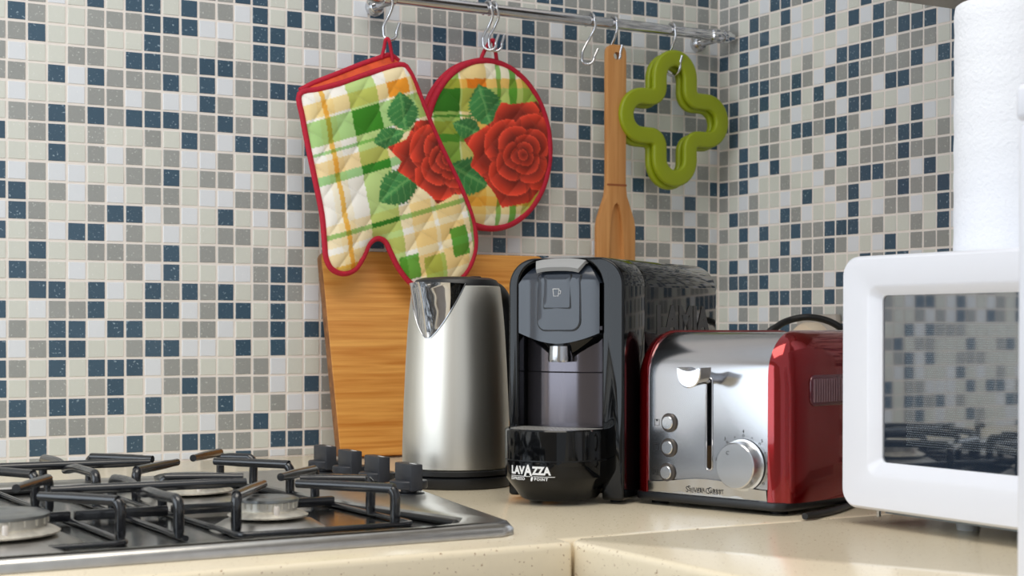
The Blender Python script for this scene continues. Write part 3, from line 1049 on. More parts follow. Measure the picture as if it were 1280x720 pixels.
SL, SR = 0.0135, 0.1626
mb = MB()
mb.loft([[(u, v, z) for v, z in tprof(0.0)] for u in (SL, SR)], True, True)
shell = mb.build('steel_shell', SATIN, to, smooth=30)
cut = MB().prism(rrect(0.0888, 0.0942, 0.0410, 0.1320, 0.0026, 5), lambda u, z: (u, -0.01, z), lambda u, z: (u, 0.030, z))
for k in (0, 1):
    cut.box((0.045 + k * 0.050, 0.075, 0.040), (0.075 + k * 0.050, 0.225, 0.20))
carve(shell, cut.build('cutter', SATIN))
for sgn, u0 in ((1, SR), (-1, SL)):
    rings = []
    for du, ins in ((0.0, -0.0012), (0.0006, -0.0020), (0.006, -0.0012), (0.012, 0.0015), (0.0175, 0.0060), (0.0215, 0.0120), (0.0240, 0.0195), (0.0250, 0.0280), (0.0252, 0.0340)):
        rings.append([(u0 + sgn * du, v, z) for v, z in tprof(ins, TZB - 0.001)])
    side = MB().loft(rings, True, True).build('side_panel', REDLAC, to, smooth=40)
    # louvred vent let into the side panel
    uu = u0 + sgn * 0.0253
    vent = MB().prism(rrect(0.034, 0.148, 0.1060, 0.1370, 0.008, 5), lambda v, z: (uu - sgn * 0.001, v, z), lambda v, z: (uu + sgn * 0.0012, v, z)).build('vent', mat('vent_frame', (92, 30, 46), 0.15, 0.2, coat=1.0), side, bevel=0.0008)
    for k in range(24):
        v = 0.0385 + k * 0.0044
        MB().box((uu + sgn * 0.0010 - 0.0005, v, 0.1100), (uu + sgn * 0.0018 + 0.0005, v + 0.0022, 0.1330)).build('slat', mat('vent_slat', (150, 120, 128), 0.3, 0.4), side)
basep = rrect(SL - 0.020, SR + 0.020, -0.004, TV1 - 0.006, 0.016, 5)
MB().prism(basep, lambda u, v: (u, v, 0.0045), lambda u, v: (u, v, 0.0130)).build('base', PLASTIC, to, bevel=0.002)
for u, v in ((0.012, 0.022), (0.160, 0.022), (0.012, 0.25), (0.160, 0.25)):
    MB().lathe([(0.009, 0.0), (0.0095, 0.0046)], 16, (u, v, 0)).build('foot', RUBBER, to)
for k in (0, 1):   # bread slots in the top
    MB().box((0.0455 + k * 0.050, 0.0755, 0.0405), (0.0745 + k * 0.050, 0.2245, 0.0430)).build('slot_floor', PLASTIC, to)
# lever slot
MB().tube([(u, -0.0002, z) for u, z in rrect(0.0878, 0.0952, 0.0400, 0.1330, 0.0035, 6)], 0.0010, 6, True).build('slot_rim', CHROME, to, smooth=60)
MB().box((0.0889, 0.0130, 0.0412), (0.0941, 0.0150, 0.1318)).build('slot_guide', PLASTIC, to)
MB().box((0.0890, 0.0060, 0.0420), (0.0940, 0.0125, 0.0640)).build('slot_stop', BRASS, to)
# lever: curved chrome grip on a stem
lev = MB().tube([(0.0915, 0.010, 0.1290), (0.0915, -0.016, 0.1290)], 0.0022, 12).build('lever', CHROME, to)
poly = [(0.0150 * cos(a), -0.0205 * abs(sin(a)) ** 0.75 + 0.0) for a in np.linspace(0, PI, 17)]
topc = [(-0.0150 + 0.030 * t, 0.0045 * (2 * t - 1) ** 2 - 0.0035) for t in np.linspace(0, 1, 13)][1:-1]
poly = poly + topc
MB().loft([[(0.0915 + x * 0.82, -0.014, 0.1440 + z * 0.85) for x, z in poly], [(0.0915 + x * 0.95, -0.026, 0.1440 + z * 0.92) for x, z in poly], [(0.0915 + x, -0.0345, 0.1440 + z * 1.0) for x, z in poly], [(0.0915 + x * 0.94, -0.0355, 0.1434 + z * 0.92) for x, z in poly]]).build('lever_grip', CHROME, lev, smooth=40)


# round things on the front face: axis along -depth
def front_lathe(prof, u, z, n=40):
    return MB().loft([[(u + r * cos(2 * PI * i / n), -d, z + r * sin(2 * PI * i / n)) for i in range(n)] for r, d in prof], True, True)


def spun(name):
    """spun aluminium: radial light and dark sectors"""
    return mat(name, (205, 206, 208), 0.24, 1.0, aniso=0.8)


for (u, z) in ((0.0410, 0.0858), (0.0408, 0.0602), (0.0390, 0.0345)):
    b = front_lathe([(0.0098, -0.0005), (0.0098, 0.0016), (0.0088, 0.0024)], u, z).build('button_ring', mat('button_ring', (84, 78, 74), 0.3, 0.5), to)
    front_lathe([(0.0070, 0.0), (0.0070, 0.0040), (0.0062, 0.0048)], u, z).build('button', spun('spun_aluminium'), to)
dial = front_lathe([(0.0258, -0.0005), (0.0258, 0.0018), (0.0235, 0.0022), (0.0232, 0.0060), (0.0228, 0.0140), (0.0218, 0.0150)], 0.1330, 0.0475, 56).build('dial', spun('spun_aluminium'), to)
front_lathe([(0.0262, -0.0006), (0.0262, 0.0010)], 0.1330, 0.0475, 56).build('dial_dark_ring', PLASTIC, dial)
MB().tube([(0.1250 + 0.0017 * cos(a), -0.0151, 0.0600 + 0.0017 * sin(a)) for a in np.linspace(0.6, 5.6, 12)], 0.0003, 5).build('dial_mark', BLACKPRINT, dial)
# dial scale
mb = MB()
for i in range(7):
    a = math.radians(215 - 250 * i / 6)
    cx, cz = 0.1330 + 0.0292 * cos(a), 0.0475 + 0.0292 * sin(a)
    mb.tube([(cx + 0.0011 * cos(t), -0.0002, cz + 0.0011 * sin(t)) for t in np.linspace(0, 2 * PI, 9)[:-1]], 0.00022, 4, True)
    if i < 6:
        a2 = math.radians(215 - 250 * (i + 0.5) / 6)
        mb.add([(0.1330 + 0.0292 * cos(a2) + 0.0006 * cos(t), -0.0003, 0.0475 + 0.0292 * sin(a2) + 0.0006 * sin(t)) for t in np.linspace(0, 2 * PI, 9)[:-1]], [tuple(range(8))])
mb.build('dial_scale', BLACKPRINT, to)
for i in range(7):
    a = math.radians(215 - 250 * i / 6)
    cx, cz = 0.1330 + 0.0333 * cos(a), 0.0475 + 0.0333 * sin(a)
    if cx < 0.1600:
        text_mesh('dial_number', str(i + 1), 0.0044, BLACKPRINT, lambda x, y, cx=cx, cz=cz: Vector((cx + x, -0.0003, cz - 0.0014 + y)), to, align='CENTER')
# little bread icons beside the buttons
for k, (u, z) in enumerate(((0.0245, 0.0855), (0.0240, 0.0600), (0.0232, 0.0345))):
    mb = MB()
    w_, h_ = 0.0030, 0.0032
    mb.tube([(u - w_, -0.0002, z - h_), (u + w_, -0.0002, z - h_), (u + w_, -0.0002, z + h_), (u - w_, -0.0002, z + h_)], 0.00025, 4, True)
    if k == 0:
        mb.add([(u + 0.0012 * cos(t), -0.0003, z + 0.0022 + 0.0012 * sin(t)) for t in np.linspace(0, 2 * PI, 9)[:-1]], [tuple(range(8))])
    elif k == 1:
        mb.tube([(u - 0.0012, -0.0002, z + 0.0026), (u + 0.0012, -0.0002, z + 0.0026)], 0.0003, 4)
    else:
        mb.add([(u - 0.0008, -0.0003, z - 0.0020), (u + 0.0010, -0.0003, z + 0.0002), (u + 0.0004, -0.0003, z + 0.0022), (u - 0.0012, -0.0003, z + 0.0004)], [(0, 1, 2, 3)])
    mb.build('bread_icon', BLACKPRINT, to)
# swept relief band with the maker's name below the dial
band = []
for i in range(41):
    t = i / 40
    u = SL + 0.001 + (SR - SL - 0.002) * t
    zc = 0.0265 - 0.0035 * cos(t * 2 * PI) * (0.9 if t < 0.6 else 1.0) + 0.0010
    band.append((u, zc))
mb = MB()
mb.loft([[(u, 0.0005, z + 0.0012) for u, z in band], [(u, -0.0022, z) for u, z in band], [(u, -0.0004, z - 0.0115 - 0.001 * sin(i)) for i, (u, z) in enumerate([(p[0], min(p[1], 0.027)) for p in band])]], False, False, closed=False)
mb.build('relief_band', SATIN, to, smooth=60)
text_mesh('wordmark', 'S', 0.0082, BLACKPRINT, lambda x, y: Vector((0.0640 + x, -0.0030, 0.0165 + y)), to, bold=0.0001)
text_mesh('wordmark', 'ILVER', 0.0062, BLACKPRINT, lambda x, y: Vector((0.0695 + x, -0.0030, 0.0165 + y)), to, bold=0.0001, spacing=1.05)
text_mesh('wordmark', 'C', 0.0082, BLACKPRINT, lambda x, y: Vector((0.0888 + x, -0.0030, 0.0165 + y)), to, bold=0.0001)
text_mesh('wordmark', 'REST', 0.0062, BLACKPRINT, lambda x, y: Vector((0.0948 + x, -0.0030, 0.0165 + y)), to, bold=0.0001, spacing=1.05)

# ================================================================== MICROWAVE
mw = empty('microwave', (-0.618, -0.9945, 0.0), -PI / 2, 'white microwave oven with a dark glass door standing in the worktop corner', 'microwave')
MZ0, MZ1, MWD = 0.0150, 0.2500, 0.470
MB().box((0.012, 0.020, MZ0 + 0.006), (MWD - 0.010, 0.365, MZ1 - 0.003)).build('body', WHITEPL, mw, bevel=0.004)
DW = 0.345


def dring(x0, x1, z0, z1, r, v):
    return [(u, v, z) for u, z in rrect(x0, x1, z0, z1, r, 8)]


w0, w1, wz0, wz1 = 0.0490, 0.3050, 0.0600, 0.2130
mb = MB()
mb.loft([dring(0.004, DW, MZ0 + 0.004, MZ1 - 0.002, 0.014, 0.024), dring(0.000, DW, MZ0, MZ1, 0.018, 0.016), dring(0.000, DW, MZ0, MZ1, 0.018, -0.001), dring(0.0010, DW - 0.001, MZ0 + 0.0010, MZ1 - 0.0010, 0.017, -0.0055), dring(0.0035, DW - 0.002, MZ0 + 0.0035, MZ1 - 0.0035, 0.015, -0.0085),
         dring(w0 - 0.013, w1 + 0.010, wz0 - 0.014, wz1 + 0.010, 0.012, -0.0095), dring(w0 - 0.010, w1 + 0.008, wz0 - 0.010, wz1 + 0.007, 0.009, -0.0085), dring(w0, w1, wz0, wz1, 0.005, -0.0020), dring(w0, w1, wz0, wz1, 0.005, 0.004)], True, False)
door = mb.build('door', WHITEPL, mw, smooth=28)
gl = MB().prism(rrect(w0 - 0.001, w1 + 0.001, wz0 - 0.001, wz1 + 0.001, 0.005, 5), lambda u, z: (u, 0.0015, z), lambda u, z: (u, -0.0005, z)).build('door_glass', GLASS, door)
mb = MB()
nx, nz = 92, 60
for i in range(nx):
    for j in range(nz):
        u = w0 + 0.030 + i * 0.0023 + (0.00115 if j % 2 else 0)
        z = wz0 + 0.018 + j * 0.0020
        if u < w1 - 0.02 and z < wz1 - 0.024:
            mb.add([(u - 0.00034, -0.0007, z), (u, -0.0007, z - 0.00034), (u + 0.00034, -0.0007, z), (u, -0.0007, z + 0.00034)], [(0, 1, 2, 3)])
sc_ = mb.build('screen_dot_field', SCREEN, door)
sc_['kind'] = 'stuff'
MB().loft([dring(DW + 0.001, MWD, MZ0 + 0.004, MZ1 - 0.002, 0.012, 0.024), dring(DW + 0.001, MWD, MZ0, MZ1, 0.014, 0.016), dring(DW + 0.001, MWD, MZ0, MZ1, 0.014, 0.0), dring(DW + 0.004, MWD - 0.008, MZ0 + 0.008, MZ1 - 0.008, 0.012, -0.0085)], True, True).build('control_panel', WHITEPL, mw, smooth=55)
for z in (0.185, 0.105):
    MB().loft([[(0.408 + r * cos(2 * PI * i / 32), -d, z + r * sin(2 * PI * i / 32)) for i in range(32)] for r, d in ((0.026, 0.008), (0.026, 0.012), (0.020, 0.014), (0.019, 0.028), (0.017, 0.030))], True, True).build('dial', WHITEPL, mw)
MB().box((0.020, 0.030, 0.0085), (MWD - 0.02, 0.36, MZ0 + 0.0065)).build('base_plate', mat('base_grey', (150, 160, 165), 0.4, 0.3), mw)
for u in (0.10, 0.40):
    for v in (0.055, 0.32):
        MB().lathe([(0.010, 0.0), (0.0115, 0.009)], 16, (u, v, 0)).build('foot', mat('foot_grey', (190, 192, 192), 0.5), mw)
MB().lathe([(0.0022, 0.0075), (0.0022, 0.016)], 10, (0.030, 0.012, 0)).build('hinge_pin', SATIN, mw)

# ================================================================== PAPER TOWEL ROLL on the microwave
pt = empty('paper_towel_roll', (-0.468, -1.066, 0.2472), 0, 'roll of embossed white paper towel standing on the microwave', 'paper towel')
pr = [(0.0205, 0.002), (0.0205, 0.0), (0.0590, 0.0), (0.0600, 0.002)] + [(0.0600 + 0.0003 * sin(k * 1.7), 0.004 + 0.0085 * k) for k in range(1, 28)] + [(0.0590, 0.2420), (0.0570, 0.2435), (0.0210, 0.2435)]
mb = MB().loft([[(r * cos(2 * PI * i / 80), r * sin(2 * PI * i / 80), z) for i in range(80)] for r, z in pr], False, False)
mb.build('paper', PAPER, pt, smooth=40)
MB().loft([[(r * cos(2 * PI * i / 40), r * sin(2 * PI * i / 40), z) for i in range(40)] for r, z in ((0.0202, 0.001), (0.0202, 0.2432), (0.0190, 0.2432), (0.0190, 0.001))], False, False).build('core', mat('cardboard', (176, 150, 116), 0.9), pt)

# ================================================================== WHITE BOX whose corner closes the right side of the view
bxo = empty('storage_box', (-0.735, -1.470, 0.0), 0, 'tall plain white box standing on the worktop in front of the microwave', 'box')
bl = onz(1269.5, 719, 0.0)
MB().box((-0.0665, -0.110, 0.0), (0.0665, 0.1065, 0.324)).build('body', WHITEPL, bxo, bevel=0.006, seg=3)
MB().box((-0.0675, -0.111, 0.3245), (0.0675, 0.1075, 0.3500)).build('lid', WHITEPL, bxo, bevel=0.005, seg=3)

# ================================================================== HANGING RAIL
RY, RZ = -0.050, 0.6595
rl = empty('hanging_rail', (-0.34, RY, RZ), 0, 'chrome rail fixed to the tiled back wall for hanging kitchen things', 'rail')
MB().loft([[(x, 0.0085 * cos(2 * PI * i / 24), 0.0085 * sin(2 * PI * i / 24)) for i in range(24)] for x in (-0.310, 0.312)]).build('tube', CHROME, rl)
for x in (-0.296, 0.294):
    MB().loft([[(x, r_y, 0) for r_y in ()]] if False else [[(x + 0.0065 * cos(2 * PI * i / 20), y, 0.0065 * sin(2 * PI * i / 20) - 0.006) for i in range(20)] for y in (0.002, 0.044)]).build('bracket', CHROME, rl)
    MB().loft([[(x + r * cos(2 * PI * i / 28), y, r * sin(2 * PI * i / 28) - 0.006) for i in range(28)] for r, y in ((0.0100, 0.036), (0.0135, 0.041), (0.0140, 0.0492))]).build('wall_plate', CHROME, rl)
    MB().loft([[(x + d, r * cos(2 * PI * i / 24), r * sin(2 * PI * i / 24)) for i in range(24)] for r, d in ((0.0088, -0.011), (0.0112, -0.009), (0.0118, 0.0), (0.0112, 0.009), (0.0088, 0.011))]).build('clamp', CHROME, rl)
for sgn in (-1, 1):
    xe = 0.312 * sgn
    MB().loft([[(xe + sgn * d, r * cos(2 * PI * i / 24), r * sin(2 * PI * i / 24)) for i in range(24)] for r, d in ((0.0090, -0.004), (0.0108, -0.003), (0.0108, 0.008), (0.0088, 0.012), (0.0070, 0.018))]).build('end_cap', CHROME, rl)


def s_hook(x, yaw, label, drop=0.052, tilt=0.0, r=0.0095):
    """S-hook over the rail: local y away from the wall, local z down along the drop"""
    t = empty('s_hook', (x, RY, RZ), 0, label, 'hook', 'chrome S-hooks on the rail')
    pts = []
    for a in np.linspace(math.radians(215), math.radians(0), 12):      # over the rail, open towards the wall
        pts.append((0.0112 * cos(a), 0.0112 * sin(a)))
    pts += [(0.0098, -0.012), (0.002, -0.026), (-0.006, -drop + 0.012)]
    for a in np.linspace(math.radians(180), math.radians(372), 12):
        pts.append((0.0035 + r * cos(a), -drop + r * sin(a)))
    pts += [(0.0045 + r + 0.003, -drop + 0.015)]
    out = []
    for (p, z) in pts:
        # p: distance in front of the rail; turn about the vertical by yaw below the rail
        k = min(1.0, max(0.0, -z / 0.03))
        ay = yaw * k
        out.append((p * sin(ay) + tilt * max(0, -z), -p * cos(ay), z))
    o_ = MB().tube(smooth_path(out, 3), 0.0022, 8)
    o_.build('wire', CHROME, t, smooth=60)
    return t


s_hook(-0.637, 0.9, 'chrome S-hook on the rail carrying the oven mitt')
s_hook(-0.472, 1.0, 'chrome S-hook carrying the pot holder, the one on the oven mitt side')
s_hook(-0.462, 1.1, 'chrome S-hook carrying the pot holder, the one on the wooden spoon side')
s_hook(-0.288, 1.1, 'empty chrome S-hook on the rail beside the wooden spoon', 0.058, -0.15)
s_hook(-0.2465, 0.25, 'chrome S-hook on the rail carrying the wooden spoon', 0.050, 0.0, 0.0120)
s_hook(-0.134, 0.25, 'chrome S-hook on the rail carrying the green trivets', 0.057, 0.0, 0.0150)


# ================================================================== PRINTED TEXTILES
def in_poly(px, py, poly):
    inside = np.zeros(px.shape, bool)
    n = len(poly)
    for i in range(n):
        x0, y0 = poly[i]
        x1, y1 = poly[(i + 1) % n]
        c = ((y0 > py) != (y1 > py)) & (px < (x1 - x0) * (py - y0) / ((y1 - y0) if y1 != y0 else 1e-9) + x0)
        inside ^= c
    return inside


def mul(col, mask, c, a):
    c = np.array(c) / 255.0
    k = (1 - a) + a * c
    col[mask] *= k


def setc(col, mask, c):
    col[mask] = np.array(c) / 255.0


def leaf(col, x, y, cx, cy, ang, L, Wd):
    c, s_ = cos(math.radians(ang)), sin(math.radians(ang))
    u = ((x - cx) * c + (y - cy) * s_) / L
    v = (-(x - cx) * s_ + (y - cy) * c) / Wd
    inside = (np.abs(u) < 1) & (np.abs(v) < (1 - u * u) * (0.92 + 0.08 * np.cos(u * 40)) * (1 - 0.18 * u))
    setc(col, inside, (66, 138, 72))
    vein = inside & ((np.abs(v) < 0.06) | (np.abs(((u * 3.2 + np.abs(v) * 1.3) % 1.0) - 0.5) < 0.07))
    setc(col, vein, (104, 164, 92))
    low = inside & (v > 0.15)
    col[low] *= 0.86


def rose(col, x, y, poly, cx, cy, scale):
    inside = in_poly(x, y, poly)
    dx, dy = (x - cx) / scale, (y - cy) / scale
    r = np.hypot(dx, dy * 0.95) + 1e-6
    a = np.arctan2(dy, dx)
    base = np.empty(col.shape)
    base[:] = np.array((226, 66, 42)) / 255.0
    # petals: rings of overlapping petals, bright at the rim and dark where they tuck under the next
    lim = [0.0, 0.10, 0.22, 0.36, 0.54, 0.76, 1.02, 1.6]
    npet = [1, 3, 3, 4, 4, 5, 5]
    shade = np.ones(r.shape)
    light = np.zeros(r.shape)
    done = np.zeros(r.shape, bool)
    for k in range(7):
        ph = 1.9 * k + 0.5
        lo_ = 2 * PI / npet[k]
        saw = ((a + ph) % lo_) / lo_
        outer_ = lim[k + 1] * (0.86 + 0.26 * np.sin(PI * saw) ** 0.8 + 0.06 * saw)
        here = (~done) & (r < outer_)
        q = np.clip((outer_ - r) / (lim[k + 1] - lim[k]), 0, 1.4)
        shade = np.where(here, 1.0 - 0.40 * np.clip(q - 0.25, 0, 1) - 0.16 * (saw < 0.10), shade)
        light = np.where(here, np.exp(-(q / 0.13) ** 2), light)
        done |= here
    shade = shade * (0.80 + 0.22 * np.clip(r * 1.3, 0, 1))
    base *= shade[..., None]
    base += (light * 0.13)[..., None] * np.array((0.9, 0.6, 0.5))
    col[inside] = np.clip(base[inside], 0, 1)


def mitt_print(x, y):
    O = np.array((374.0, 118.0))
    e1, e2 = np.array((126.0, -36.0)) / 131, np.array((30.0, 162.0)) / 165
    M_ = np.linalg.inv(np.array((e1, e2)).T)
    u = M_[0, 0] * (x - O[0]) + M_[0, 1] * (y - O[1])
    v = M_[1, 0] * (x - O[0]) + M_[1, 1] * (y - O[1])
    col = np.ones(x.shape + (3,)) * np.array((249, 245, 236)) / 255.0
    for a, b, c, k in ((22, 28, (246, 180, 40), 0.7), (15, 36, (250, 225, 160), 0.25), (56, 92, (186, 220, 130), 0.85), (106, 133, (252, 226, 160), 0.6), (138, 170, (252, 228, 165), 0.6), (178, 184, (120, 190, 90), 0.7), (196, 214, (150, 205, 110), 0.6)):
        mul(col, (u > a) & (u < b), c, k)
    for a, b, c, k in ((16, 35, (250, 220, 140), 0.7), (38, 70, (160, 212, 120), 0.8), (78, 82, (110, 190, 90), 0.6), (90, 108, (250, 215, 140), 0.65), (108, 119, (140, 205, 120), 0.75), (170, 198, (250, 222, 155), 0.5), (181, 187, (110, 190, 90), 0.65), (236, 262, (250, 214, 130), 0.45), (206, 226, (250, 205, 100), 0.4)):
        mul(col, (v > a) & (v < b), c, k)
    mul(col, (u > 56) & (u < 92) & (v > 38) & (v < 70), (70, 165, 40), 0.8)
    mul(col, (u > 56) & (u < 92) & (v > 108) & (v < 119), (60, 165, 50), 0.8)
    mul(col, (u > 56) & (u < 92) & (v > 181) & (v < 187), (60, 165, 50), 0.8)
    mul(col, (u > 106) & (u < 133) & (v > 16) & (v < 35), (248, 168, 20), 0.75)
    # lower hand: yellow, green and white checks
    w2 = v > 196
    mul(col, w2 & (u > 84) & (u < 106) & (v > 232) & (v < 262), (84, 172, 50), 0.85)
    mul(col, w2 & (u > 150) & (u < 172) & (v > 214) & (v < 250), (70, 168, 50), 0.85)
    mul(col, w2 & (u > 112) & (u < 138) & (v > 240), (150, 196, 70), 0.7)
    mul(col, (v > 222) & (u < 50), (238, 190, 40), 0.65)
    leaf(col, x, y, 499, 140, -100, 25, 21)
    leaf(col, x, y, 482, 173, -20, 20, 14)
    leaf(col, x, y, 495, 233, -38, 32, 23)
    rose(col, x, y, [(480, 185), (502, 176), (516, 152), (537, 150), (575, 215), (580, 243), (563, 244), (543, 256), (527, 240), (508, 226), (492, 214), (497, 203)], 556, 200, 60)
    return col, u, v


def holder_print(x, y):
    col = np.ones(x.shape + (3,)) * np.array((244, 236, 210)) / 255.0
    for a, b, c, k in ((540, 571, (150, 200, 90), 0.85), (574, 585, (250, 220, 140), 0.6), (585, 604, (252, 214, 120), 0.55), (617, 622, (110, 185, 80), 0.75), (633, 642, (90, 180, 60), 0.8), (650, 672, (180, 215, 110), 0.6)):
        mul(col, (x > a) & (x < b), c, k)
    for a, b, c, k in ((99, 111, (250, 200, 90), 0.75), (111, 140, (170, 205, 90), 0.75), (144, 147, (80, 165, 70), 0.75), (152, 168, (240, 210, 110), 0.7), (168, 178, (90, 170, 60), 0.8), (178, 215, (190, 215, 130), 0.6), (232, 246, (240, 200, 90), 0.7), (246, 258, (250, 185, 50), 0.75), (258, 268, (250, 225, 150), 0.6)):
        mul(col, (y > a) & (y < b), c, k)
    mul(col, (x > 540) & (x < 571) & (y > 111) & (y < 140), (60, 160, 50), 0.8)
    mul(col, (x > 580) & (x < 604) & (y > 99) & (y < 111), (250, 160, 10), 0.75)
    leaf(col, x, y, 602, 132, -105, 27, 22)
    leaf(col, x, y, 580, 161, -160, 19, 15)
    leaf(col, x, y, 582, 220, -150, 27, 27)
    rose(col, x, y, [(612, 152), (622, 129), (635, 131), (669, 127), (682, 143), (688, 165), (692, 188), (688, 210), (680, 229), (661, 253), (640, 257), (624, 260), (605, 229), (584, 207), (589, 194), (576, 175), (595, 164)], 650, 194, 60)
    return col, (x - 612) * 1.2, (y - 180)


def textile(name, outline, printer, to_px, place, thick, material, parent, step, quilt, back=0.004):
    """padded printed panel: outline in local 2-D metres, puffed towards the room"""
    P2 = np.array(outline, float)
    x0, z0 = P2.min(0)
    x1, z1 = P2.max(0)
    gx, gz = np.meshgrid(np.arange(x0, x1, step), np.arange(z0, z1, step))
    gx, gz = gx.ravel(), gz.ravel()
    gx = gx + (np.arange(len(gx)) % 2) * step * 0.01
    ins = in_poly(gx, gz, [tuple(p) for p in P2])

    def dist(qx, qz):
        d = np.full(qx.shape, 1e9)
        n = len(P2)
        for i in range(n):
            a, b = P2[i], P2[(i + 1) % n]
            ab = b - a
            t = np.clip(((qx - a[0]) * ab[0] + (qz - a[1]) * ab[1]) / (ab @ ab + 1e-12), 0, 1)
            d = np.minimum(d, np.hypot(qx - a[0] - t * ab[0], qz - a[1] - t * ab[1]))
        return d
    dd = dist(gx, gz)
    keep = ins & (dd > step * 0.6)
    pts = [Vector(p) for p in P2] + [Vector((a, b)) for a, b in zip(gx[keep], gz[keep])]
    n = len(P2)
    res = delaunay_2d_cdt(pts, [(i, (i + 1) % n) for i in range(n)], [], 1, 1e-7)
    V2 = np.array([(v.x, v.y) for v in res[0]])
    tris = [tuple(f) for f in res[2]]
    d = dist(V2[:, 0], V2[:, 1])
    px, py = to_px(V2[:, 0], V2[:, 1])
    col, qu, qv = printer(px, py)
    q1 = np.abs(np.sin((qu + qv) * PI / quilt)) ** 0.5
    q2 = np.abs(np.sin((qu - qv) * PI / quilt)) ** 0.5
    puff = thick * (1 - np.exp(-d / 0.010)) + 0.0042 * (q1 * q2 - 0.6) * np.clip(d / 0.008, 0, 1)
    puff = puff * np.clip(d / 1e-5, 0, 1)
    st = ((q1 < 0.22) | (q2 < 0.22)) & (d > 0.004)
    col[st] = col[st] * 0.90 + 0.06
    vf = [place(a, b, -p) for (a, b), p in zip(V2, puff)]
    vb = [place(a, b, back * min(1, q / 0.006)) for (a, b), q in zip(V2, d)]
    N = len(vf)
    me = bpy.data.meshes.new(name)
    me.from_pydata([tuple(v) for v in vf + vb], [], tris + [tuple(i + N for i in f[::-1]) for f in tris])
    lin = np.where(col <= 0.04045, col / 12.92, ((col + 0.055) / 1.055) ** 2.4)
    at = me.color_attributes.new('print', 'FLOAT_COLOR', 'POINT')
    full = np.ones((2 * N, 4), np.float32)
    full[:N, :3] = lin
    full[N:, :3] = (0.75, 0.7, 0.55)
    at.data.foreach_set('color', full.ravel())
    me.polygons.foreach_set('use_smooth', [True] * len(me.polygons))
    me.materials.append(material)
    o_ = bpy.data.objects.new(name, me)
    COL.objects.link(o_)
    o_.parent = parent
    bm = bmesh.new()
    bm.from_mesh(me)
    bmesh.ops.remove_doubles(bm, verts=bm.verts, dist=1e-7)
    bmesh.ops.recalc_face_normals(bm, faces=bm.faces)
    bm.to_mesh(me)
    bm.free()
    return o_


def resample(pts, step):
    out = []
    n = len(pts)
    for i in range(n):
        a, b = np.array(pts[i]), np.array(pts[(i + 1) % n])
        k = max(1, int(np.linalg.norm(b - a) / step + 0.5))
        out += [tuple(a + (b - a) * j / k) for j in range(k)]
    return out


# ---- oven mitt, hanging a little skewed in a plane parallel to the wall
MY = -0.076
mo = ony(483, 75, MY)
mitt = empty('oven_mitt', tuple(mo), 0, 'quilted oven mitt with rose print, green and yellow checks and red binding', 'oven mitt')
mpx = [(374, 118), (378, 148), (385, 185), (394, 228), (402, 268), (405, 300), (407, 322), (414, 336), (428, 342), (443, 337), (454, 321), (461, 305), (471, 298), (481, 302), (488, 316), (497, 334), (509, 350), (521, 359), (540, 362), (562, 357), (580, 343), (590, 325), (594, 302), (590, 274), (577, 238), (557, 196), (537, 152), (520, 108), (511, 89), (501, 81), (470, 89), (430, 103), (398, 112)]
sm = smooth_path(mpx[:-3] + [(470, 89), (430, 103), (398, 112)], 4, True)
mloc = [tuple((ony(x, y, MY) - mo)[[0, 2]]) for x, y in sm]


def mitt_px(a, b):
    P3 = np.stack([a + mo[0], np.full(a.shape, MY), b + mo[2]], -1) - CAM
    z = P3 @ Fv
    return 640 + FPX * (P3 @ Rv) / z, PY - FPX * (P3 @ Uv) / z


textile('padded_front', mloc, mitt_print, mitt_px, lambda a, b, y: Vector((a, y, b)), 0.012, COTTON, mitt, 0.0016, 46)
MB().tube([(a, -0.001, b) for a, b in mloc], 0.0042, 8, True).build('binding', RED, mitt, smooth=60)
# the far rim of the cuff, seen inside the opening
rim = [(375, 113), (392, 104), (415, 95), (445, 83), (470, 74), (487, 69), (498, 76)]
rp = [ony(x, y, MY + 0.012) - mo for x, y in rim]
fr_ = [ony(x, y, MY) - mo for x, y in [(375, 118), (395, 113), (418, 107), (447, 98), (470, 90), (488, 85), (500, 82)]]
MB().loft([[tuple(p) for p in rp], [tuple(p) for p in fr_]], False, False, closed=False).build('lining', LINING, mitt)
MB().tube([tuple(p) for p in smooth_path(rp, 4)], 0.0040, 8).build('cuff_rim', RED, mitt, smooth=60)
lp = [ony(x, y, yy) - mo for x, y, yy in ((477, 73, MY + 0.010), (480, 60, MY + 0.006), (482, 50, MY + 0.002), (485, 48.5, MY), (487, 53, MY), (489, 64, MY + 0.004), (491, 77, MY + 0.006))]
MB().tube([tuple(p) for p in smooth_path(lp, 4)], 0.0026, 8).build('hanging_loop', RED, mitt, smooth=60)

# ---- round pot holder, turned slightly from the wall
HY = -0.037
hc = ony(612, 181, HY)
ph = empty('pot_holder', tuple(hc), 0.115, 'round quilted pot holder printed with a large red rose and leaves', 'pot holder')
HRX, HRZ = 0.1150, 0.1255
hout = [(HRX * cos(a), HRZ * sin(a)) for a in np.linspace(0, 2 * PI, 97)[:-1]]
hca, hsa = cos(0.115), sin(0.115)


def holder_px(a, b):
    P3 = np.stack([hc[0] + a * hca, hc[1] + a * hsa, hc[2] + b], -1) - CAM
    z = P3 @ Fv
    return 640 + FPX * (P3 @ Rv) / z, PY - FPX * (P3 @ Uv) / z


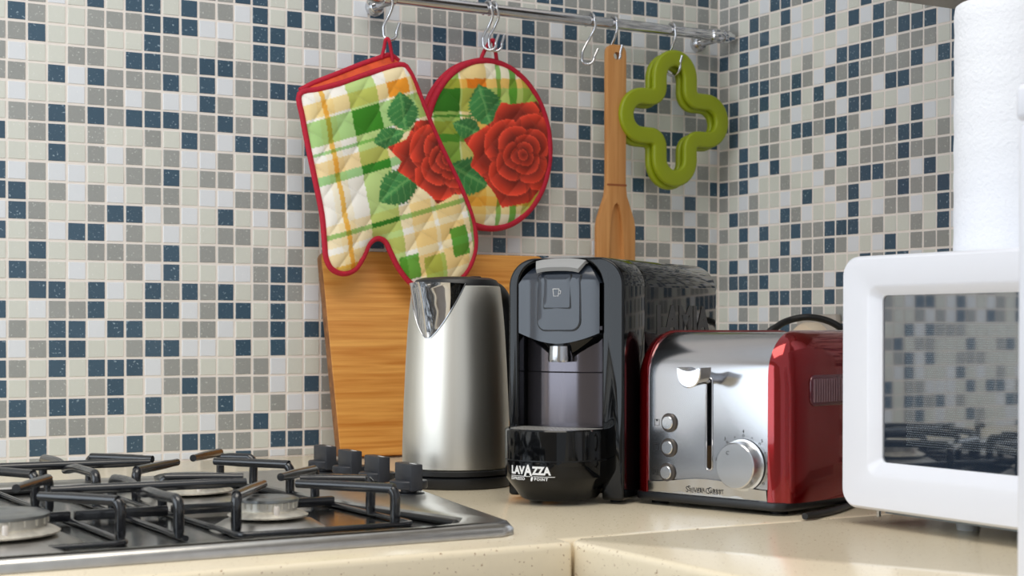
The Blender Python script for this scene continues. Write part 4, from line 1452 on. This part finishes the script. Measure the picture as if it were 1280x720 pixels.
textile('padded_front', hout, holder_print, holder_px, lambda a, b, y: Vector((a, y, b)), 0.008, COTTON, ph, 0.0016, 44)
MB().tube([(a, 0.0, b) for a, b in hout], 0.0050, 8, True).build('binding', RED, ph, smooth=60)
MB().tube([(a * 0.99 - 0.004, 0.011, b * 0.99) for a, b in hout], 0.0050, 8, True).build('back_binding', RED, ph, smooth=60)
MB().prism([(a * 0.99 - 0.004, b * 0.99) for a, b in hout], lambda a, b: (a, 0.013, b), lambda a, b: (a, 0.004, b)).build('padded_back', LINING, ph)
MB().tube(smooth_path([(-0.016, 0.004, 0.122), (-0.012, -0.002, 0.138), (-0.004, -0.006, 0.153), (0.0, -0.008, 0.156), (0.003, -0.007, 0.152), (0.010, -0.002, 0.137), (0.016, 0.002, 0.120)], 4), 0.0030, 8).build('hanging_loop', RED, ph, smooth=60)

# ================================================================== WOODEN SPOON
sx = ony(770, 100, -0.062)[0]
spn = empty('wooden_spoon', (sx, -0.060, 0.607), 0, 'pale wooden spoon hanging from the rail beside the green trivets', 'spoon')
half = [(0.0145, 0.014), (0.0175, 0.008), (0.0180, 0.0), (0.0178, -0.10), (0.0176, -0.200), (0.0200, -0.218), (0.0270, -0.236), (0.0335, -0.254), (0.0355, -0.266), (0.0355, -0.320), (0.0330, -0.352), (0.0200, -0.362)]
outl = [(-0.008, 0.0175)] + [(-u, z) for u, z in half] + [(u, z) for u, z in half[::-1]] + [(0.008, 0.0175)]
MB().prism(outl, lambda u, z: (u, 0.005, z), lambda u, z: (u, -0.005, z)).build('blade_and_handle', BEECH, spn, bevel=0.0015, seg=2)
blade = spn.children[0]
gro = [(0.0, -0.228), (0.0045, -0.232), (0.0085, -0.245), (0.0120, -0.270), (0.0150, -0.330), (0.0140, -0.350)]
outl = [(-u, z) for u, z in gro] + [(u, z) for u, z in gro[::-1][:-1]]
cut = MB().prism(outl, lambda u, z: (u, 0.0018, z), lambda u, z: (u, -0.0100, z))
cut.loft([[(0.0062 * cos(2 * PI * i / 16), y, 0.0062 * sin(2 * PI * i / 16)) for i in range(16)] for y in (0.012, -0.012)])
carve(blade, cut.build('cutter', BEECH))
MB().box((-0.0182, -0.0054, -0.2020), (0.0182, -0.0048, -0.1990)).build('burnt_ring', BEECHDARK, spn)

# ================================================================== GREEN TRIVETS
tc0 = ony(843, 148, -0.064)
LR, LC, FR_ = 0.0305, 0.0650, 0.0170


def plus_path():
    pts = []
    for q in range(4):
        a0 = PI / 2 - q * PI / 2
        c, s_ = cos(a0 - PI / 2), sin(a0 - PI / 2)
        loc = []
        for a in np.linspace(PI, 0, 17):
            loc.append((LR * cos(a), LC + LR * sin(a)))
        cc = (LR + FR_, LR + FR_)
        for a in np.linspace(PI, 1.5 * PI, 9):
            loc.append((cc[0] + FR_ * cos(a), cc[1] + FR_ * sin(a)))
        pts += [(x * c - y * s_, x * s_ + y * c) for x, y in loc]
    return pts


pp = plus_path()
for k, (dx, dy, dz, lab) in enumerate(((0.0, 0.0, 0.0, 'lime green silicone trivet, the outer one of the hanging pair'), (-0.004, 0.0120, -0.0045, 'lime green silicone trivet, the one tucked behind its twin by the tiles'))):
    tv = empty('trivet', (tc0[0] + dx, -0.064 + dy, tc0[2] + dz), 0.03, lab, 'trivet', 'green cross-shaped trivets')
    n = len(pp)
    sec = rrect(-0.0130, 0.0130, -0.0055, 0.0055, 0.0040, 3)
    rings = []
    for i in range(n):
        t = np.array(pp[(i + 1) % n]) - np.array(pp[i - 1])
        t /= np.linalg.norm(t) + 1e-9
        nn = np.array((-t[1], t[0]))
        rings.append([(pp[i][0] + nn[0] * a, b, pp[i][1] + nn[1] * a) for a, b in sec])
    rings.append(rings[0])
    MB().loft(rings, False, False).build('ring', GREEN, tv, smooth=50)

# ================================================================== WALL SOCKET AND CORDS
so = empty('wall_socket', (-0.0015, -0.258, 0.159), 0, 'beige wall socket with a round plug on the tiled side wall behind the toaster', 'socket')
MB().box((-0.012, -0.046, -0.044), (0.0, 0.044, 0.046)).build('plate', mat('socket_grey', (176, 168, 160), 0.5), so, bevel=0.003)
MB().loft([[(-d, r * cos(2 * PI * i / 32), r * sin(2 * PI * i / 32)) for i in range(32)] for r, d in ((0.0340, 0.0115), (0.0340, 0.030), (0.0300, 0.038), (0.012, 0.042), (0.001, 0.042))]).build('plug', BEIGEPL, so)
cp = [ony(x, y, Y) for x, y, Y in ((958, 425, -0.52), (972, 408, -0.52), (988, 400, -0.52), (1008, 396.5, -0.53), (1028, 399, -0.54), (1045, 406, -0.55), (1060, 418, -0.56), (1075, 436, -0.58))]
cp += [np.array((cp[-1][0] + 0.03, -0.62, 0.10)), np.array((cp[-1][0] + 0.06, -0.66, 0.03)), np.array((cp[-1][0] + 0.05, -0.70, 0.006))]
cp = [np.array((cp[0][0] - 0.02, -0.53, 0.09)), np.array((cp[0][0] - 0.035, -0.55, 0.02)), np.array((cp[0][0] - 0.03, -0.57, 0.0055))][::-1] + cp
cp = [np.array(p) for p in cp]
tag(MB().tube([tuple(p) for p in smooth_path(cp, 6)], 0.0046, 10).build('power_cord', RUBBER, smooth=60), 'thick black power cord arching up behind the toaster', 'cord')
c2 = [onz(x, y, 0.0036) for x, y in ((1006, 645.5), (1024, 642.5), (1045, 637.5), (1065, 630), (1088, 618))]
c2.append(c2[-1] + np.array((0.06, 0.06, 0)))
tag(MB().tube([tuple(p) for p in smooth_path(c2, 6)], 0.0034, 10).build('power_cord', RUBBER, smooth=60), 'black power cord lying on the worktop between toaster and microwave', 'cord')
